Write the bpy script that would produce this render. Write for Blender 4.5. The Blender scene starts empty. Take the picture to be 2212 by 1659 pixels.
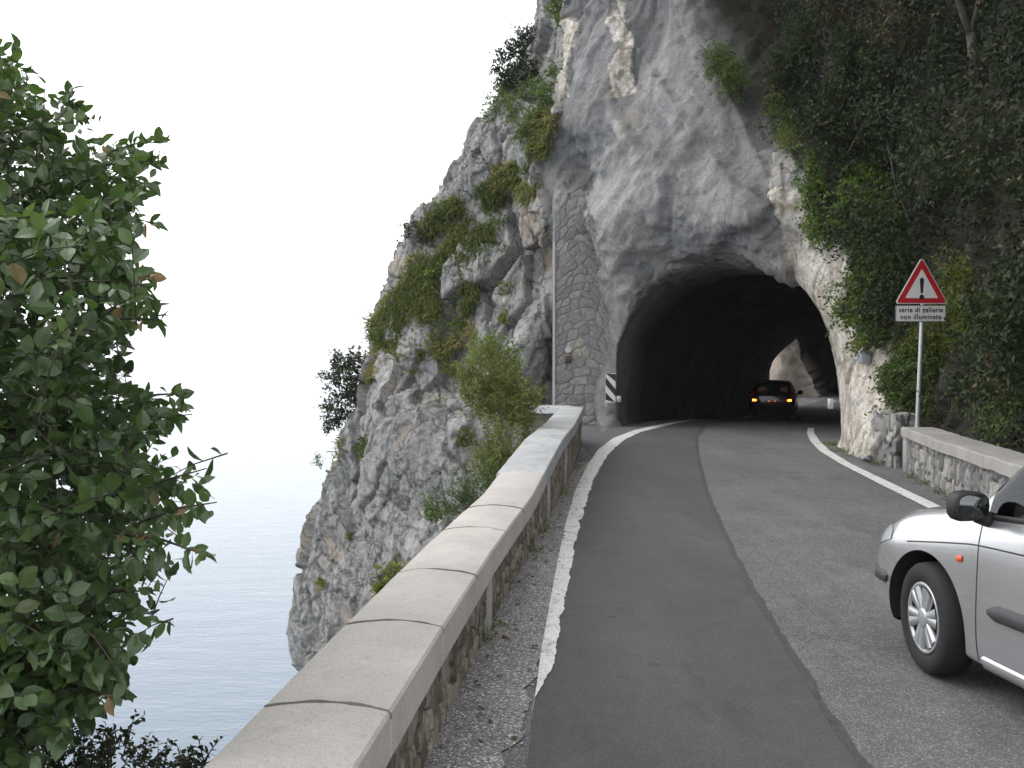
import bpy, math, random
import numpy as np
from mathutils import Vector
from mathutils.bvhtree import BVHTree
R = math.radians
rng = np.random.default_rng(7)
random.seed(7)
sc = bpy.context.scene
col = sc.collection

# ---------------------------------------------------------------- camera
CAMZ = 1.8
PITCH = math.atan(54 / 2150)
FPX = 2150.0                         # focal length in units of a 2212 px wide picture
cd = bpy.data.cameras.new('camera'); cam = bpy.data.objects.new('camera', cd); col.objects.link(cam)
cd.sensor_width = 36; cd.lens = 36 * FPX / 2212; cd.clip_end = 30000; cd.clip_start = 0.05
cam.location = (0, 0, CAMZ); cam.rotation_euler = (math.pi / 2 - PITCH, 0, 0)
sc.camera = cam
# ---------------------------------------------------------------- sky and sun (overcast evening)
SUN_EL, SUN_AZ = R(42), R(-75)       # azimuth from +Y, clockwise
w = bpy.data.worlds.new('World'); sc.world = w; w.use_nodes = True
nt = w.node_tree; nt.nodes.clear()
sky = nt.nodes.new('ShaderNodeTexSky'); sky.sky_type = 'NISHITA'; sky.sun_disc = False
sky.sun_elevation = SUN_EL; sky.sun_rotation = SUN_AZ
sky.air_density = 1.0; sky.dust_density = 1.0; sky.ozone_density = 1.0
hs = nt.nodes.new('ShaderNodeHueSaturation'); hs.inputs['Saturation'].default_value = 0.24
bg = nt.nodes.new('ShaderNodeBackground'); bg.inputs['Strength'].default_value = 0.15
wo = nt.nodes.new('ShaderNodeOutputWorld')
cl = nt.nodes.new('ShaderNodeMix'); cl.data_type = 'RGBA'; cl.inputs[0].default_value = .55; cl.inputs[7].default_value = (8.3, 8.3, 8.4, 1)   # even cloud layer over the sky
nt.links.new(sky.outputs[0], hs.inputs['Color']); nt.links.new(hs.outputs[0], cl.inputs[6]); nt.links.new(cl.outputs[2], bg.inputs[0]); nt.links.new(bg.outputs[0], wo.inputs[0])
sd = bpy.data.lights.new('sun', 'SUN'); sd.energy = 0.6; sd.angle = R(40); sd.color = (1.0, 0.95, 0.9)
sun = bpy.data.objects.new('sun', sd); col.objects.link(sun)
dirv = Vector((math.sin(SUN_AZ) * math.cos(SUN_EL), math.cos(SUN_AZ) * math.cos(SUN_EL), math.sin(SUN_EL)))
sun.rotation_euler = dirv.to_track_quat('Z', 'Y').to_euler()
sc.view_settings.view_transform = 'Standard'; sc.view_settings.look = 'None'
sc.view_settings.exposure = 0.95; sc.view_settings.gamma = 1
sc.render.engine = 'CYCLES'
sc.cycles.max_bounces = 6; sc.cycles.volume_bounces = 3; sc.cycles.transparent_max_bounces = 8

# ---------------------------------------------------------------- picture <-> place
def ray(px, py):
    dx, dy = (px - 1106) / FPX, (829.5 - py) / FPX
    c, s = math.cos(PITCH), math.sin(PITCH)
    return Vector((dx, dy * s + c, dy * c - s))
def U(px, py, Y):
    d = ray(px, py); return Vector((0, 0, CAMZ)) + d * (Y / d.y)
def G(px, py, z=0.0):
    d = ray(px, py); return Vector((0, 0, CAMZ)) + d * ((z - CAMZ) / d.z)
def proj(P):                         # numpy (N,3) -> px, py
    c, s = math.cos(PITCH), math.sin(PITCH)
    x, y, z = P[..., 0], P[..., 1], P[..., 2] - CAMZ
    f = y * c - z * s; u = y * s + z * c
    f = np.maximum(f, 0.05)
    return 1106 + FPX * x / f, 829.5 - FPX * u / f

# ---------------------------------------------------------------- tagging
def tag(o, label=None, cat=None, group=None, kind=None):
    if label: o['label'] = label
    if cat: o['category'] = cat
    if group: o['group'] = group
    if kind: o['kind'] = kind
    return o
def thing(name, label, cat, loc=(0, 0, 0), rz=0.0, group=None):
    o = bpy.data.objects.new(name, None); col.objects.link(o)
    o.empty_display_size = 0.2
    o.location = loc; o.rotation_euler = (0, 0, rz)
    return tag(o, label, cat, group)
def mesh_obj(name, V, F, mat, parent=None, smooth=True, local=False, attrs=None):
    """V array (N,3); F list of index tuples or (M,k) array. World coords unless local."""
    V = np.asarray(V, dtype=np.float32).reshape(-1, 3)
    if parent is not None and not local:
        t = np.array(parent.location[:], dtype=np.float32); a = -parent.rotation_euler[2]
        V = V - t
        if abs(a) > 1e-9:
            ca, sa = math.cos(a), math.sin(a)
            V = np.stack([V[:, 0] * ca - V[:, 1] * sa, V[:, 0] * sa + V[:, 1] * ca, V[:, 2]], 1)
    me = bpy.data.meshes.new(name)
    if isinstance(F, np.ndarray):
        k = F.shape[1]
        me.vertices.add(len(V)); me.vertices.foreach_set('co', V.ravel())
        me.loops.add(F.size); me.loops.foreach_set('vertex_index', F.astype(np.int32).ravel())
        me.polygons.add(len(F)); me.polygons.foreach_set('loop_start', np.arange(0, F.size, k, dtype=np.int32))
        try: me.polygons.foreach_set('loop_total', np.full(len(F), k, dtype=np.int32))
        except Exception: pass
        me.update(calc_edges=True)
    else:
        me.from_pydata([tuple(map(float, v)) for v in V], [], [tuple(int(i) for i in f) for f in F])
        me.update()
    me.polygons.foreach_set('use_smooth', np.full(len(me.polygons), smooth))
    if attrs:
        for k2, a2 in attrs.items():
            a2 = np.asarray(a2, dtype=np.float32)
            if a2.ndim == 1:
                at = me.attributes.new(k2, 'FLOAT', 'POINT'); at.data.foreach_set('value', a2)
            else:
                at = me.attributes.new(k2, 'FLOAT_VECTOR', 'POINT'); at.data.foreach_set('vector', a2.ravel())
    if mat is not None: me.materials.append(mat)
    o = bpy.data.objects.new(name, me); col.objects.link(o)
    if parent is not None: o.parent = parent
    return o

class MB:
    """collects shapes into one mesh"""
    def __init__(s): s.V = []; s.F = []; s.n = 0
    def add(s, V, F):
        V = np.asarray(V, dtype=float).reshape(-1, 3)
        s.V.append(V); s.F += [tuple(i + s.n for i in f) for f in F]; s.n += len(V); return s
    def box(s, c, d, bev=0.0, rz=0.0):
        x, y, z = (q / 2 for q in d); b = min(bev, x * .9, y * .9, z * .9)
        if b <= 0:
            V = [(i * x, j * y, k * z) for k in (-1, 1) for j in (-1, 1) for i in (-1, 1)]
            F = [(0, 2, 3, 1), (4, 5, 7, 6), (0, 1, 5, 4), (2, 6, 7, 3), (0, 4, 6, 2), (1, 3, 7, 5)]
        else:
            V = []; F = []
            def ring(zz, ins):
                a, e = x - ins, y - ins
                q = b
                pts = [(a - q, -e), (a, -e + q), (a, e - q), (a - q, e), (-a + q, e), (-a, e - q), (-a, -e + q), (-a + q, -e)]
                return [(u, v, zz) for u, v in pts]
            for zz, ins in ((-z, b), (-z + b, 0), (z - b, 0), (z, b)): V += ring(zz, ins)
            for r_ in range(3):
                for i in range(8):
                    j = (i + 1) % 8; F.append((r_ * 8 + i, r_ * 8 + j, r_ * 8 + 8 + j, r_ * 8 + 8 + i))
            F.append(tuple(range(7, -1, -1))); F.append(tuple(range(24, 32)))
        V = np.array(V, dtype=float); ca, sa = math.cos(rz), math.sin(rz)
        V = np.stack([V[:, 0] * ca - V[:, 1] * sa, V[:, 0] * sa + V[:, 1] * ca, V[:, 2]], 1) + np.array(c)
        return s.add(V, F)
    def tube(s, pts, rad, n=8, cap=True):
        pts = [Vector(p) for p in pts]; m = len(pts)
        if not hasattr(rad, '__len__'): rad = [rad] * m
        V = []; up = Vector((0.13, 0.21, 1)).normalized()
        for i, p in enumerate(pts):
            d = (pts[min(i + 1, m - 1)] - pts[max(i - 1, 0)]).normalized()
            a = d.cross(up)
            if a.length < .05: a = d.cross(Vector((1, 0, 0)))
            a.normalize(); b = d.cross(a)
            for k in range(n):
                t = 2 * math.pi * k / n; V.append(p + (a * math.cos(t) + b * math.sin(t)) * rad[i])
        F = []
        for i in range(m - 1):
            for k in range(n):
                j = (k + 1) % n; F.append((i * n + k, i * n + j, (i + 1) * n + j, (i + 1) * n + k))
        if cap: F.append(tuple(range(n - 1, -1, -1))); F.append(tuple((m - 1) * n + k for k in range(n)))
        return s.add(V, F)
    def lathe(s, prof, c=(0, 0, 0), axis='x', n=40):
        """prof list of (a, r): a along axis"""
        V = []; F = []; m = len(prof)
        for k in range(n):
            t = 2 * math.pi * k / n; ct, st = math.cos(t), math.sin(t)
            for a, r in prof:
                V.append({'x': (a, r * ct, r * st), 'y': (r * ct, a, r * st), 'z': (r * ct, r * st, a)}[axis])
        for k in range(n):
            j = (k + 1) % n
            for i in range(m - 1): F.append((k * m + i, k * m + i + 1, j * m + i + 1, j * m + i))
        return s.add(np.array(V) + np.array(c), F)
    def build(s, name, mat, parent=None, smooth=True, local=True):
        V = np.concatenate(s.V) if s.V else np.zeros((0, 3))
        return mesh_obj(name, V, s.F, mat, parent, smooth, local)

# ---------------------------------------------------------------- noise (numpy)
def _h(ix, iy, iz, seed):
    h = (ix.astype(np.int64) * 374761393 + iy.astype(np.int64) * 668265263 + iz.astype(np.int64) * 2147483647 + seed * 974711) & 0xffffffff
    h = ((h ^ (h >> 13)) * 1274126177) & 0xffffffff
    h = ((h ^ (h >> 16)) * 2246822519) & 0xffffffff
    return ((h ^ (h >> 15)) & 0xffffff).astype(np.float32) / 16777216.0
def vnoise(P, seed=0):
    P = np.asarray(P, dtype=np.float32); I = np.floor(P).astype(np.int32); f = P - I; f = f * f * (3 - 2 * f)
    x, y, z = I[..., 0], I[..., 1], I[..., 2]; fx, fy, fz = f[..., 0], f[..., 1], f[..., 2]
    r = 0
    for dx in (0, 1):
        wx = fx if dx else 1 - fx
        for dy in (0, 1):
            wy = fy if dy else 1 - fy
            for dz in (0, 1):
                r = r + wx * wy * (fz if dz else 1 - fz) * _h(x + dx, y + dy, z + dz, seed)
    return r * 2 - 1
def fbm(P, sc_=1.0, octv=4, seed=0, gain=.5, lac=2.03):
    P = np.asarray(P, dtype=np.float32) * sc_; r = 0; a = 1; t = 0
    for i in range(octv):
        r = r + a * vnoise(P + 17.3 * i, seed + i); t += a; a *= gain; P = P * lac
    return r / t
def ridged(P, sc_=1.0, octv=3, seed=0):
    P = np.asarray(P, dtype=np.float32) * sc_; r = 0; a = 1; t = 0
    for i in range(octv):
        r = r + a * (1 - 2 * np.abs(vnoise(P + 9.1 * i, seed + i))); t += a; a *= .5; P = P * 2.1
    return r / t
def facets(P, scale, seed=0, jit=1.0, chunk=250000):
    """Worley cells; returns tilted-plane value per cell (blocky rock), F2-F1, cell random"""
    P = np.asarray(P, dtype=np.float32) * np.asarray(scale, dtype=np.float32)
    out = np.zeros((len(P), 3), dtype=np.float32)
    for s0 in range(0, len(P), chunk):
        p = P[s0:s0 + chunk]; I = np.floor(p).astype(np.int32)
        b1 = np.full(len(p), 9e9, np.float32); b2 = b1.copy(); val = np.zeros(len(p), np.float32); rid = val.copy()
        for dx in (-1, 0, 1):
            for dy in (-1, 0, 1):
                for dz in (-1, 0, 1):
                    x, y, z = I[:, 0] + dx, I[:, 1] + dy, I[:, 2] + dz
                    r0 = _h(x, y, z, seed); r1 = _h(x, y, z, seed + 1); r2 = _h(x, y, z, seed + 2)
                    d = np.stack([p[:, 0] - x - .5 - (r0 - .5) * jit, p[:, 1] - y - .5 - (r1 - .5) * jit, p[:, 2] - z - .5 - (r2 - .5) * jit], 1)
                    q = (d * d).sum(1)
                    m = q < b1
                    b2 = np.where(m, b1, np.minimum(b2, q))
                    n0 = (_h(x, y, z, seed + 5) - .5) * 2; n1 = (_h(x, y, z, seed + 6) - .5) * 2; n2 = (_h(x, y, z, seed + 7) - .5) * 2; n3 = _h(x, y, z, seed + 8)
                    v = d[:, 0] * n0 + d[:, 1] * n1 + d[:, 2] * n2 + (n3 - .5) * .9
                    val = np.where(m, v, val); rid = np.where(m, n3, rid); b1 = np.where(m, q, b1)
        out[s0:s0 + chunk, 0] = val; out[s0:s0 + chunk, 1] = np.sqrt(b2) - np.sqrt(b1); out[s0:s0 + chunk, 2] = rid
    return out
def sstep(a, b, x):
    t = np.clip((x - a) / (b - a), 0, 1); return t * t * (3 - 2 * t)
def inpoly(px, py, poly):
    px = np.asarray(px); py = np.asarray(py); r = np.zeros(px.shape, bool); n = len(poly)
    for i in range(n):
        x0, y0 = poly[i]; x1, y1 = poly[(i + 1) % n]
        if y0 == y1: continue
        c = ((y0 > py) != (y1 > py)) & (px < (x1 - x0) * (py - y0) / (y1 - y0) + x0); r ^= c
    return r

# ---------------------------------------------------------------- materials
class N:
    def __init__(s, name):
        s.m = bpy.data.materials.new(name); s.m.use_nodes = True; s.t = s.m.node_tree; s.t.nodes.clear()
        s.out = s.t.nodes.new('ShaderNodeOutputMaterial'); s.b = s.t.nodes.new('ShaderNodeBsdfPrincipled')
        s.t.links.new(s.b.outputs[0], s.out.inputs[0])
        s._c = None
    def n(s, ty, **kw):
        nd = s.t.nodes.new(ty)
        for k, v in kw.items(): setattr(nd, k, v)
        return nd
    def l(s, a, b): s.t.links.new(a, b)
    def coord(s):
        if s._c is None: s._c = s.n('ShaderNodeNewGeometry').outputs['Position']
        return s._c
    def objc(s): return s.n('ShaderNodeTexCoord').outputs['Object']
    def mapping(s, vec, scale=(1, 1, 1), rot=(0, 0, 0)):
        m = s.n('ShaderNodeMapping'); m.inputs['Scale'].default_value = scale; m.inputs['Rotation'].default_value = rot
        s.l(vec, m.inputs['Vector']); return m.outputs[0]
    def noise(s, scale, detail=4, rough=.55, vec=None, dist=0):
        x = s.n('ShaderNodeTexNoise'); x.inputs['Scale'].default_value = scale; x.inputs['Detail'].default_value = detail
        x.inputs['Roughness'].default_value = rough; x.inputs['Distortion'].default_value = dist
        s.l(vec if vec is not None else s.coord(), x.inputs['Vector']); return x.outputs[0]
    def vor(s, scale, feat='F1', out=0, vec=None, rand=1.0):
        x = s.n('ShaderNodeTexVoronoi', feature=feat); x.inputs['Scale'].default_value = scale; x.inputs['Randomness'].default_value = rand
        s.l(vec if vec is not None else s.coord(), x.inputs['Vector']); return x.outputs[out]
    def ramp(s, fac, stops, interp='LINEAR'):
        r_ = s.n('ShaderNodeValToRGB'); r_.color_ramp.interpolation = interp
        e = r_.color_ramp.elements
        while len(e) < len(stops): e.new(.5)
        for i, (p, c) in enumerate(stops):
            e[i].position = p; e[i].color = (c[0], c[1], c[2], 1) if hasattr(c, '__len__') else (c, c, c, 1)
        s.l(fac, r_.inputs[0]); return r_.outputs[0]
    def mix(s, fac, a, b, mode='MIX'):
        x = s.n('ShaderNodeMix', data_type='RGBA', blend_type=mode)
        for sock, v in ((x.inputs[0], fac), (x.inputs[6], a), (x.inputs[7], b)):
            if isinstance(v, (int, float)): sock.default_value = v if sock.type == 'VALUE' else (v, v, v, 1)
            elif isinstance(v, tuple): sock.default_value = (v[0], v[1], v[2], 1)
            else: s.l(v, sock)
        return x.outputs[2]
    def math(s, op, a, b=0.0, clamp=False):
        x = s.n('ShaderNodeMath', operation=op, use_clamp=clamp)
        for sock, v in ((x.inputs[0], a), (x.inputs[1], b)):
            if isinstance(v, (int, float)): sock.default_value = v
            else: s.l(v, sock)
        return x.outputs[0]
    def attr(s, name, out='Fac'):
        x = s.n('ShaderNodeAttribute', attribute_name=name); return x.outputs[out]
    def bump(s, h, strength=.5, dist=.02, prev=None):
        x = s.n('ShaderNodeBump'); x.inputs['Strength'].default_value = strength; x.inputs['Distance'].default_value = dist
        s.l(h, x.inputs['Height'])
        if prev is not None: s.l(prev, x.inputs['Normal'])
        s.l(x.outputs[0], s.b.inputs['Normal']); return x.outputs[0]
    def set(s, **kw):
        names = dict(color='Base Color', rough='Roughness', metal='Metallic', spec='Specular IOR Level', coat='Coat Weight',
                     coatr='Coat Roughness', trans='Transmission Weight', emit='Emission Color', emits='Emission Strength', ior='IOR', alpha='Alpha')
        for k, v in kw.items():
            sock = s.b.inputs[names[k]]
            if isinstance(v, (int, float)): sock.default_value = v if sock.type == 'VALUE' else (v, v, v, 1)
            elif isinstance(v, tuple): sock.default_value = (v[0], v[1], v[2], 1)
            else: s.l(v, sock)
        return s
M = {}
def simple(name, color, rough=.6, metal=0.0, var=.12, vs=18.0, **kw):
    n = N(name); c0 = tuple(x * (1 - var) for x in color); c1 = tuple(min(1, x * (1 + var)) for x in color)
    n.set(color=n.ramp(n.noise(vs, 5), [(.3, c0), (.7, c1)]), rough=rough, metal=metal, **kw); M[name] = n.m; return n

# limestone cliff: attributes zs (sprayed concrete), zb (pale broken rock), zo (ochre/red), zt (tunnel lining with painted shade), zd (right slope with painted shade), crk (joint depth)
def rock_mat():
    n = N('limestone')
    P = n.coord()
    A = n.noise(.55, 6, .6); B = n.noise(2.6, 8, .65); C = n.noise(11, 6, .7)
    streak = n.noise(1.5, 7, .65, n.mapping(P, (1.6, 1.6, .35)))
    grey = n.ramp(A, [(.25, (.28, .28, .275)), (.5, (.37, .367, .355)), (.75, (.47, .46, .435))])
    grey = n.mix(n.ramp(streak, [(.40, 0), (.60, 1)]), n.mix(.35, grey, (.18, .18, .18), 'MIX'), grey)
    fine = n.ramp(n.math('ADD', n.math('MULTIPLY', B, .6), n.math('MULTIPLY', C, .4)), [(.34, .76), (.5, .98), (.68, 1.14)])
    grey = n.mix(1.0, grey, fine, 'MULTIPLY')
    warm = n.ramp(n.noise(.9, 5, .6, n.mapping(P, (1, 1, .6), (0, 0, .7))), [(.56, 0), (.7, 1)])
    grey = n.mix(n.math('MULTIPLY', warm, .55), grey, n.mix(1.0, (.50, .40, .28), fine, 'MULTIPLY'))
    # weathered bands on the sprayed concrete, running down and to the left
    sp_v = n.mapping(P, (.55, .55, .16), (R(10), R(-32), 0))
    sp1 = n.noise(2.2, 6, .6, sp_v); sp2 = n.noise(.7, 4, .5)
    spray = n.ramp(n.math('ADD', n.math('MULTIPLY', sp1, .45), n.math('MULTIPLY', n.attr('stk'), .55)), [(.3, (.19, .19, .195)), (.5, (.28, .28, .28)), (.68, (.43, .425, .415))])
    spray = n.mix(n.ramp(sp2, [(.4, 0), (.65, .6)]), spray, (.27, .265, .255))
    tan = n.ramp(n.noise(.8, 5, .6, sp_v), [(.56, 0), (.66, .6)])
    spray = n.mix(tan, spray, (.40, .36, .30))
    spray = n.mix(1.0, spray, n.ramp(n.noise(22, 7, .8), [(.32, .62), (.5, .98), (.68, 1.3)]), 'MULTIPLY')
    pale = n.ramp(n.noise(2.8, 8, .7, dist=.6), [(.3, (.34, .28, .20)), (.45, (.55, .50, .43)), (.62, (.78, .75, .70))])
    pale = n.mix(1.0, pale, n.ramp(C, [(.3, .6), (.6, 1.1)]), 'MULTIPLY')
    red = n.ramp(B, [(.3, (.27, .215, .165)), (.6, (.45, .37, .29))])
    bore_shade = n.ramp(B, [(.3, (.009, .008, .008)), (.7, (.016, .014, .013))])  # near-black lining: the bore's inner darkness put into the colour
    dist = n.n('ShaderNodeVectorMath', operation='ADD'); dsc = n.n('ShaderNodeVectorMath', operation='SCALE'); nn_ = n.n('ShaderNodeTexNoise'); nn_.inputs['Scale'].default_value = 1.7; nn_.inputs['Detail'].default_value = 6
    n.l(P, nn_.inputs['Vector']); n.l(nn_.outputs[1], dsc.inputs[0]); dsc.inputs['Scale'].default_value = 1.1; n.l(P, dist.inputs[0]); n.l(dsc.outputs[0], dist.inputs[1])
    ck = n.ramp(n.vor(.9, 'DISTANCE_TO_EDGE', 0, n.mapping(dist.outputs[0], (1, 1, .55))), [(0, .4), (.018, .85), (.05, 1)])
    ck2 = n.ramp(n.vor(3.1, 'DISTANCE_TO_EDGE', 0, n.mapping(dist.outputs[0], (1.1, 1, .6))), [(0, .5), (.03, .95), (.06, 1)])
    grey = n.mix(1.0, n.mix(1.0, grey, ck, 'MULTIPLY'), ck2, 'MULTIPLY')
    wat = n.ramp(n.noise(1.1, 7, .7, n.mapping(P, (1.5, 1.5, .12))), [(.55, 0), (.68, .5)])
    grey = n.mix(wat, grey, (.10, .10, .105)); spray = n.mix(n.math('MULTIPLY', wat, .55), spray, (.13, .13, .13))
    spray = n.mix(.35, spray, n.mix(1.0, spray, ck, 'MULTIPLY'))
    c = n.mix(n.attr('zs'), grey, spray); c = n.mix(n.attr('zb'), c, pale); c = n.mix(n.attr('zo'), c, red)
    c = n.mix(n.attr('zd'), c, n.mix(n.ramp(n.noise(.8, 6, .7), [(.5, 0), (.66, .55)]), (.024, .021, .015), n.mix(1.0, c, (.28, .28, .26), 'MULTIPLY')))  # deep shade of the right slope put into the rock colour
    moss = n.math('MULTIPLY', n.ramp(n.noise(1.9, 6, .7), [(.52, 0), (.66, 1)]), .35)
    c = n.mix(n.math('MULTIPLY', moss, n.math('SUBTRACT', 1.0, n.attr('zs'))), c, (.10, .11, .06))
    c = n.mix(n.math('MULTIPLY', n.attr('crk'), .55), c, (.07, .07, .065)); c = n.mix(n.attr('zt'), c, bore_shade)
    n.set(color=c, rough=.93, spec=.25)
    b0 = n.bump(n.math('MULTIPLY', n.noise(17, 5, .8), n.attr('zs')), .8, .06)
    b1 = n.bump(n.math('ADD', n.math('MULTIPLY', n.noise(7, 9, .72), 1.0), n.math('MULTIPLY', n.vor(5, 'F1'), .25)), .75, .12, b0)
    b2 = n.bump(n.noise(38, 6, .75), .6, .03, b1); n.bump(n.math('MULTIPLY', ck, n.math('SUBTRACT', 1.0, n.attr('zs'))), .6, .08, b2)
    M['rock'] = n.m
rock_mat()

def asphalt(name, lo, hi, spk, warm=(1, 1, 1), grain=190.0, rough=.82, crack=False):
    n = N(name)
    g = n.vor(grain, 'F1', 1); gg = n.n('ShaderNodeSeparateColor'); n.l(g, gg.inputs[0])
    big = n.noise(.9, 5, .6); mid = n.noise(6.5, 6, .65)
    c = n.ramp(n.math('ADD', n.math('MULTIPLY', big, .5), n.math('MULTIPLY', mid, .5)), [(.35, tuple(lo * w_ for w_ in warm)), (.65, tuple(hi * w_ for w_ in warm))])
    c = n.mix(1.0, c, n.ramp(gg.outputs[0], [(0, 1 - spk), (.75, 1.0), (.9, 1 + spk), (1, 1 + 3 * spk)]), 'MULTIPLY')
    st = n.ramp(n.noise(1.7, 6, .7, n.mapping(n.coord(), (1, .35, 1), (0, 0, .1))), [(.56, 1), (.70, .74)]); c = n.mix(1.0, c, st, 'MULTIPLY')
    spots = n.ramp(n.vor(1.6, 'F1'), [(.03, .72), (.075, 1)]); c = n.mix(1.0, c, spots, 'MULTIPLY')
    light = n.ramp(n.noise(.55, 5, .65, n.mapping(n.coord(), (2.2, .25, 1))), [(.45, 1), (.7, 1.22)]); c = n.mix(1.0, c, light, 'MULTIPLY')
    if crack:
        wv = n.n('ShaderNodeVectorMath', operation='ADD'); nz = n.n('ShaderNodeTexNoise'); nz.inputs['Scale'].default_value = 2.5; nz.inputs['Detail'].default_value = 6; n.l(n.coord(), nz.inputs['Vector']); n.l(nz.outputs[1], wv.inputs[0]); n.l(n.coord(), wv.inputs[1])
        c = n.mix(1.0, c, n.ramp(n.vor(.42, 'DISTANCE_TO_EDGE', 0, wv.outputs[0]), [(0, .72), (.004, .88), (.008, 1)]), 'MULTIPLY')
    n.set(color=c, rough=rough, spec=.35)
    b = n.bump(n.vor(grain, 'F1'), .5, .004); n.bump(n.noise(24, 5, .7), .35, .006, b)
    M[name] = n.m; return n
asphalt('old_asphalt', .100, .145, .45, (1.0, .985, 1.0), 150.0, crack=True)
asphalt('new_asphalt', .066, .084, .28, (.985, 1.0, 1.005), 260.0, .86)
n = asphalt('gravel', .17, .27, .62, (1.0, .955, .94), 105.0, .95)

def paint_line():
    n = N('line_paint')
    c = n.ramp(n.noise(7, 7, .7), [(.33, (.30, .30, .30)), (.45, (.60, .59, .57)), (.75, (.72, .71, .69))])
    crack = n.ramp(n.vor(28, 'DISTANCE_TO_EDGE', 0, n.mapping(n.coord(), (1, .45, 1))), [(0, .55), (.05, 1)])
    c = n.mix(1.0, c, crack, 'MULTIPLY'); n.set(color=c, rough=.75); n.bump(n.noise(80, 4), .3, .004); M['line_paint'] = n.m
paint_line()

def coping_mat(name, a, b_, tint=(1, .965, .91)):
    n = N(name); P = n.coord()
    base = n.ramp(n.noise(1.6, 7, .65), [(.3, tuple(a * t for t in tint)), (.7, tuple(b_ * t for t in tint))])
    sp = n.vor(300, 'F1', 1); ss = n.n('ShaderNodeSeparateColor'); n.l(sp, ss.inputs[0])
    base = n.mix(1.0, base, n.ramp(ss.outputs[0], [(0, .62), (.18, .9), (.5, 1.0), (1, 1.12)]), 'MULTIPLY')
    base = n.mix(n.ramp(n.noise(9, 8, .8), [(.57, 0), (.72, .5)]), base, (.17, .15, .13))
    n.set(color=base, rough=.9, spec=.3); b = n.bump(n.noise(60, 6, .75), .55, .006); n.bump(n.noise(5, 4), .4, .02, b); M[name] = n.m
coping_mat('coping_pale', .40, .52, (1, .95, .885))
coping_mat('coping_grey', .34, .47, (.97, .99, 1.0))
coping_mat('coping_right', .26, .36, (1, .97, .92))

def stone_mat(name, stops, mortar, lich=.3):
    n = N(name)
    c = n.ramp(n.attr('sid'), stops)
    c = n.mix(1.0, c, n.ramp(n.noise(14, 8, .75), [(.3, .5), (.55, 1.0), (.75, 1.45)]), 'MULTIPLY')
    c = n.mix(n.math('MULTIPLY', n.ramp(n.noise(2.3, 6, .7), [(.5, 0), (.68, 1)]), lich), c, (.085, .08, .05))
    c = n.mix(n.attr('mor'), c, mortar)
    n.set(color=c, rough=.93, spec=.25); n.bump(n.noise(42, 8, .75), .7, .02); M[name] = n.m
stone_mat('rubble_left', [(0, (.12, .11, .09)), (.4, (.20, .18, .145)), (.7, (.29, .265, .215)), (.95, (.33, .30, .25)), (.98, (.33, .23, .18)), (1, (.40, .37, .30))], (.075, .068, .052), .55)
stone_mat('rubble_right', [(0, (.16, .16, .165)), (.5, (.27, .265, .26)), (1, (.40, .39, .36))], (.075, .072, .062), .5)
stone_mat('rubble_buttress', [(0, (.22, .22, .22)), (.5, (.275, .273, .267)), (.93, (.32, .315, .305)), (1, (.38, .355, .30))], (.185, .182, .176), .18)

def leaf_mat(name, stops, trans=.25, rough=.5, spec=.4):
    n = N(name); c = n.ramp(n.attr('lv'), stops)
    n.set(color=c, rough=rough, spec=spec)
    tr = n.n('ShaderNodeBsdfTranslucent'); n.l(n.mix(1.0, c, (1.5, 1.6, .7), 'MULTIPLY'), tr.inputs[0])
    mx = n.n('ShaderNodeMixShader'); mx.inputs[0].default_value = trans
    n.l(n.b.outputs[0], mx.inputs[1]); n.l(tr.outputs[0], mx.inputs[2]); n.l(mx.outputs[0], n.out.inputs[0]); M[name] = n.m
leaf_mat('leaf_near', [(0, (.026, .052, .016)), (.5, (.056, .100, .032)), (.85, (.095, .148, .056)), (.955, (.12, .165, .07)), (.975, (.20, .11, .05)), (1, (.30, .20, .12))], .30, .36, .6)
leaf_mat('leaf_dark', [(0, (.008, .013, .006)), (.5, (.017, .028, .011)), (.85, (.036, .052, .018)), (1, (.08, .075, .03))], .15, .65, .25)
leaf_mat('leaf_mid', [(0, (.03, .06, .014)), (.5, (.07, .115, .026)), (.85, (.12, .155, .036)), (1, (.20, .17, .05))], .3)
leaf_mat('leaf_bright', [(0, (.05, .09, .018)), (.6, (.11, .17, .034)), (1, (.19, .25, .06))], .35)
leaf_mat('leaf_yellow', [(0, (.07, .10, .02)), (.5, (.13, .16, .035)), (.85, (.22, .21, .06)), (1, (.30, .22, .09))], .35)
leaf_mat('leaf_rust', [(0, (.032, .026, .014)), (.5, (.062, .046, .022)), (1, (.12, .08, .035))], .2)
leaf_mat('grass_blade', [(0, (.065, .09, .022)), (.45, (.12, .145, .038)), (.75, (.20, .185, .07)), (1, (.34, .27, .14))], .3, .7, .2)
simple('bark', (.10, .085, .07), .9, var=.4, vs=30)
simple('bark_pale', (.22, .20, .17), .9, var=.35, vs=14)
simple('twig_dark', (.045, .035, .028), .85, var=.3, vs=40)
simple('steel', (.42, .43, .45), .45, .7, var=.1, vs=9)
simple('sign_white', (.62, .62, .60), .5, var=.04, vs=6)
simple('sign_edge', (.52, .52, .50), .5, var=.05)
simple('sign_red', (.42, .012, .018), .42, var=.06, vs=6)
simple('sign_black', (.012, .012, .016), .5, var=.1)
simple('sign_back', (.10, .11, .11), .6, var=.1)
simple('box_grey', (.33, .35, .37), .6, var=.1)
simple('rust_box', (.07, .04, .025), .8, var=.3, vs=30)
simple('tyre', (.016, .016, .017), .85, var=.15, vs=40)
simple('black_plastic', (.014, .015, .016), .55, var=.12, vs=30)
simple('grey_plastic', (.045, .047, .05), .6, var=.1, vs=30)
simple('liner', (.008, .008, .008), .95, var=.1)
simple('hub_silver', (.46, .48, .50), .38, .55, var=.06, vs=12)
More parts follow.
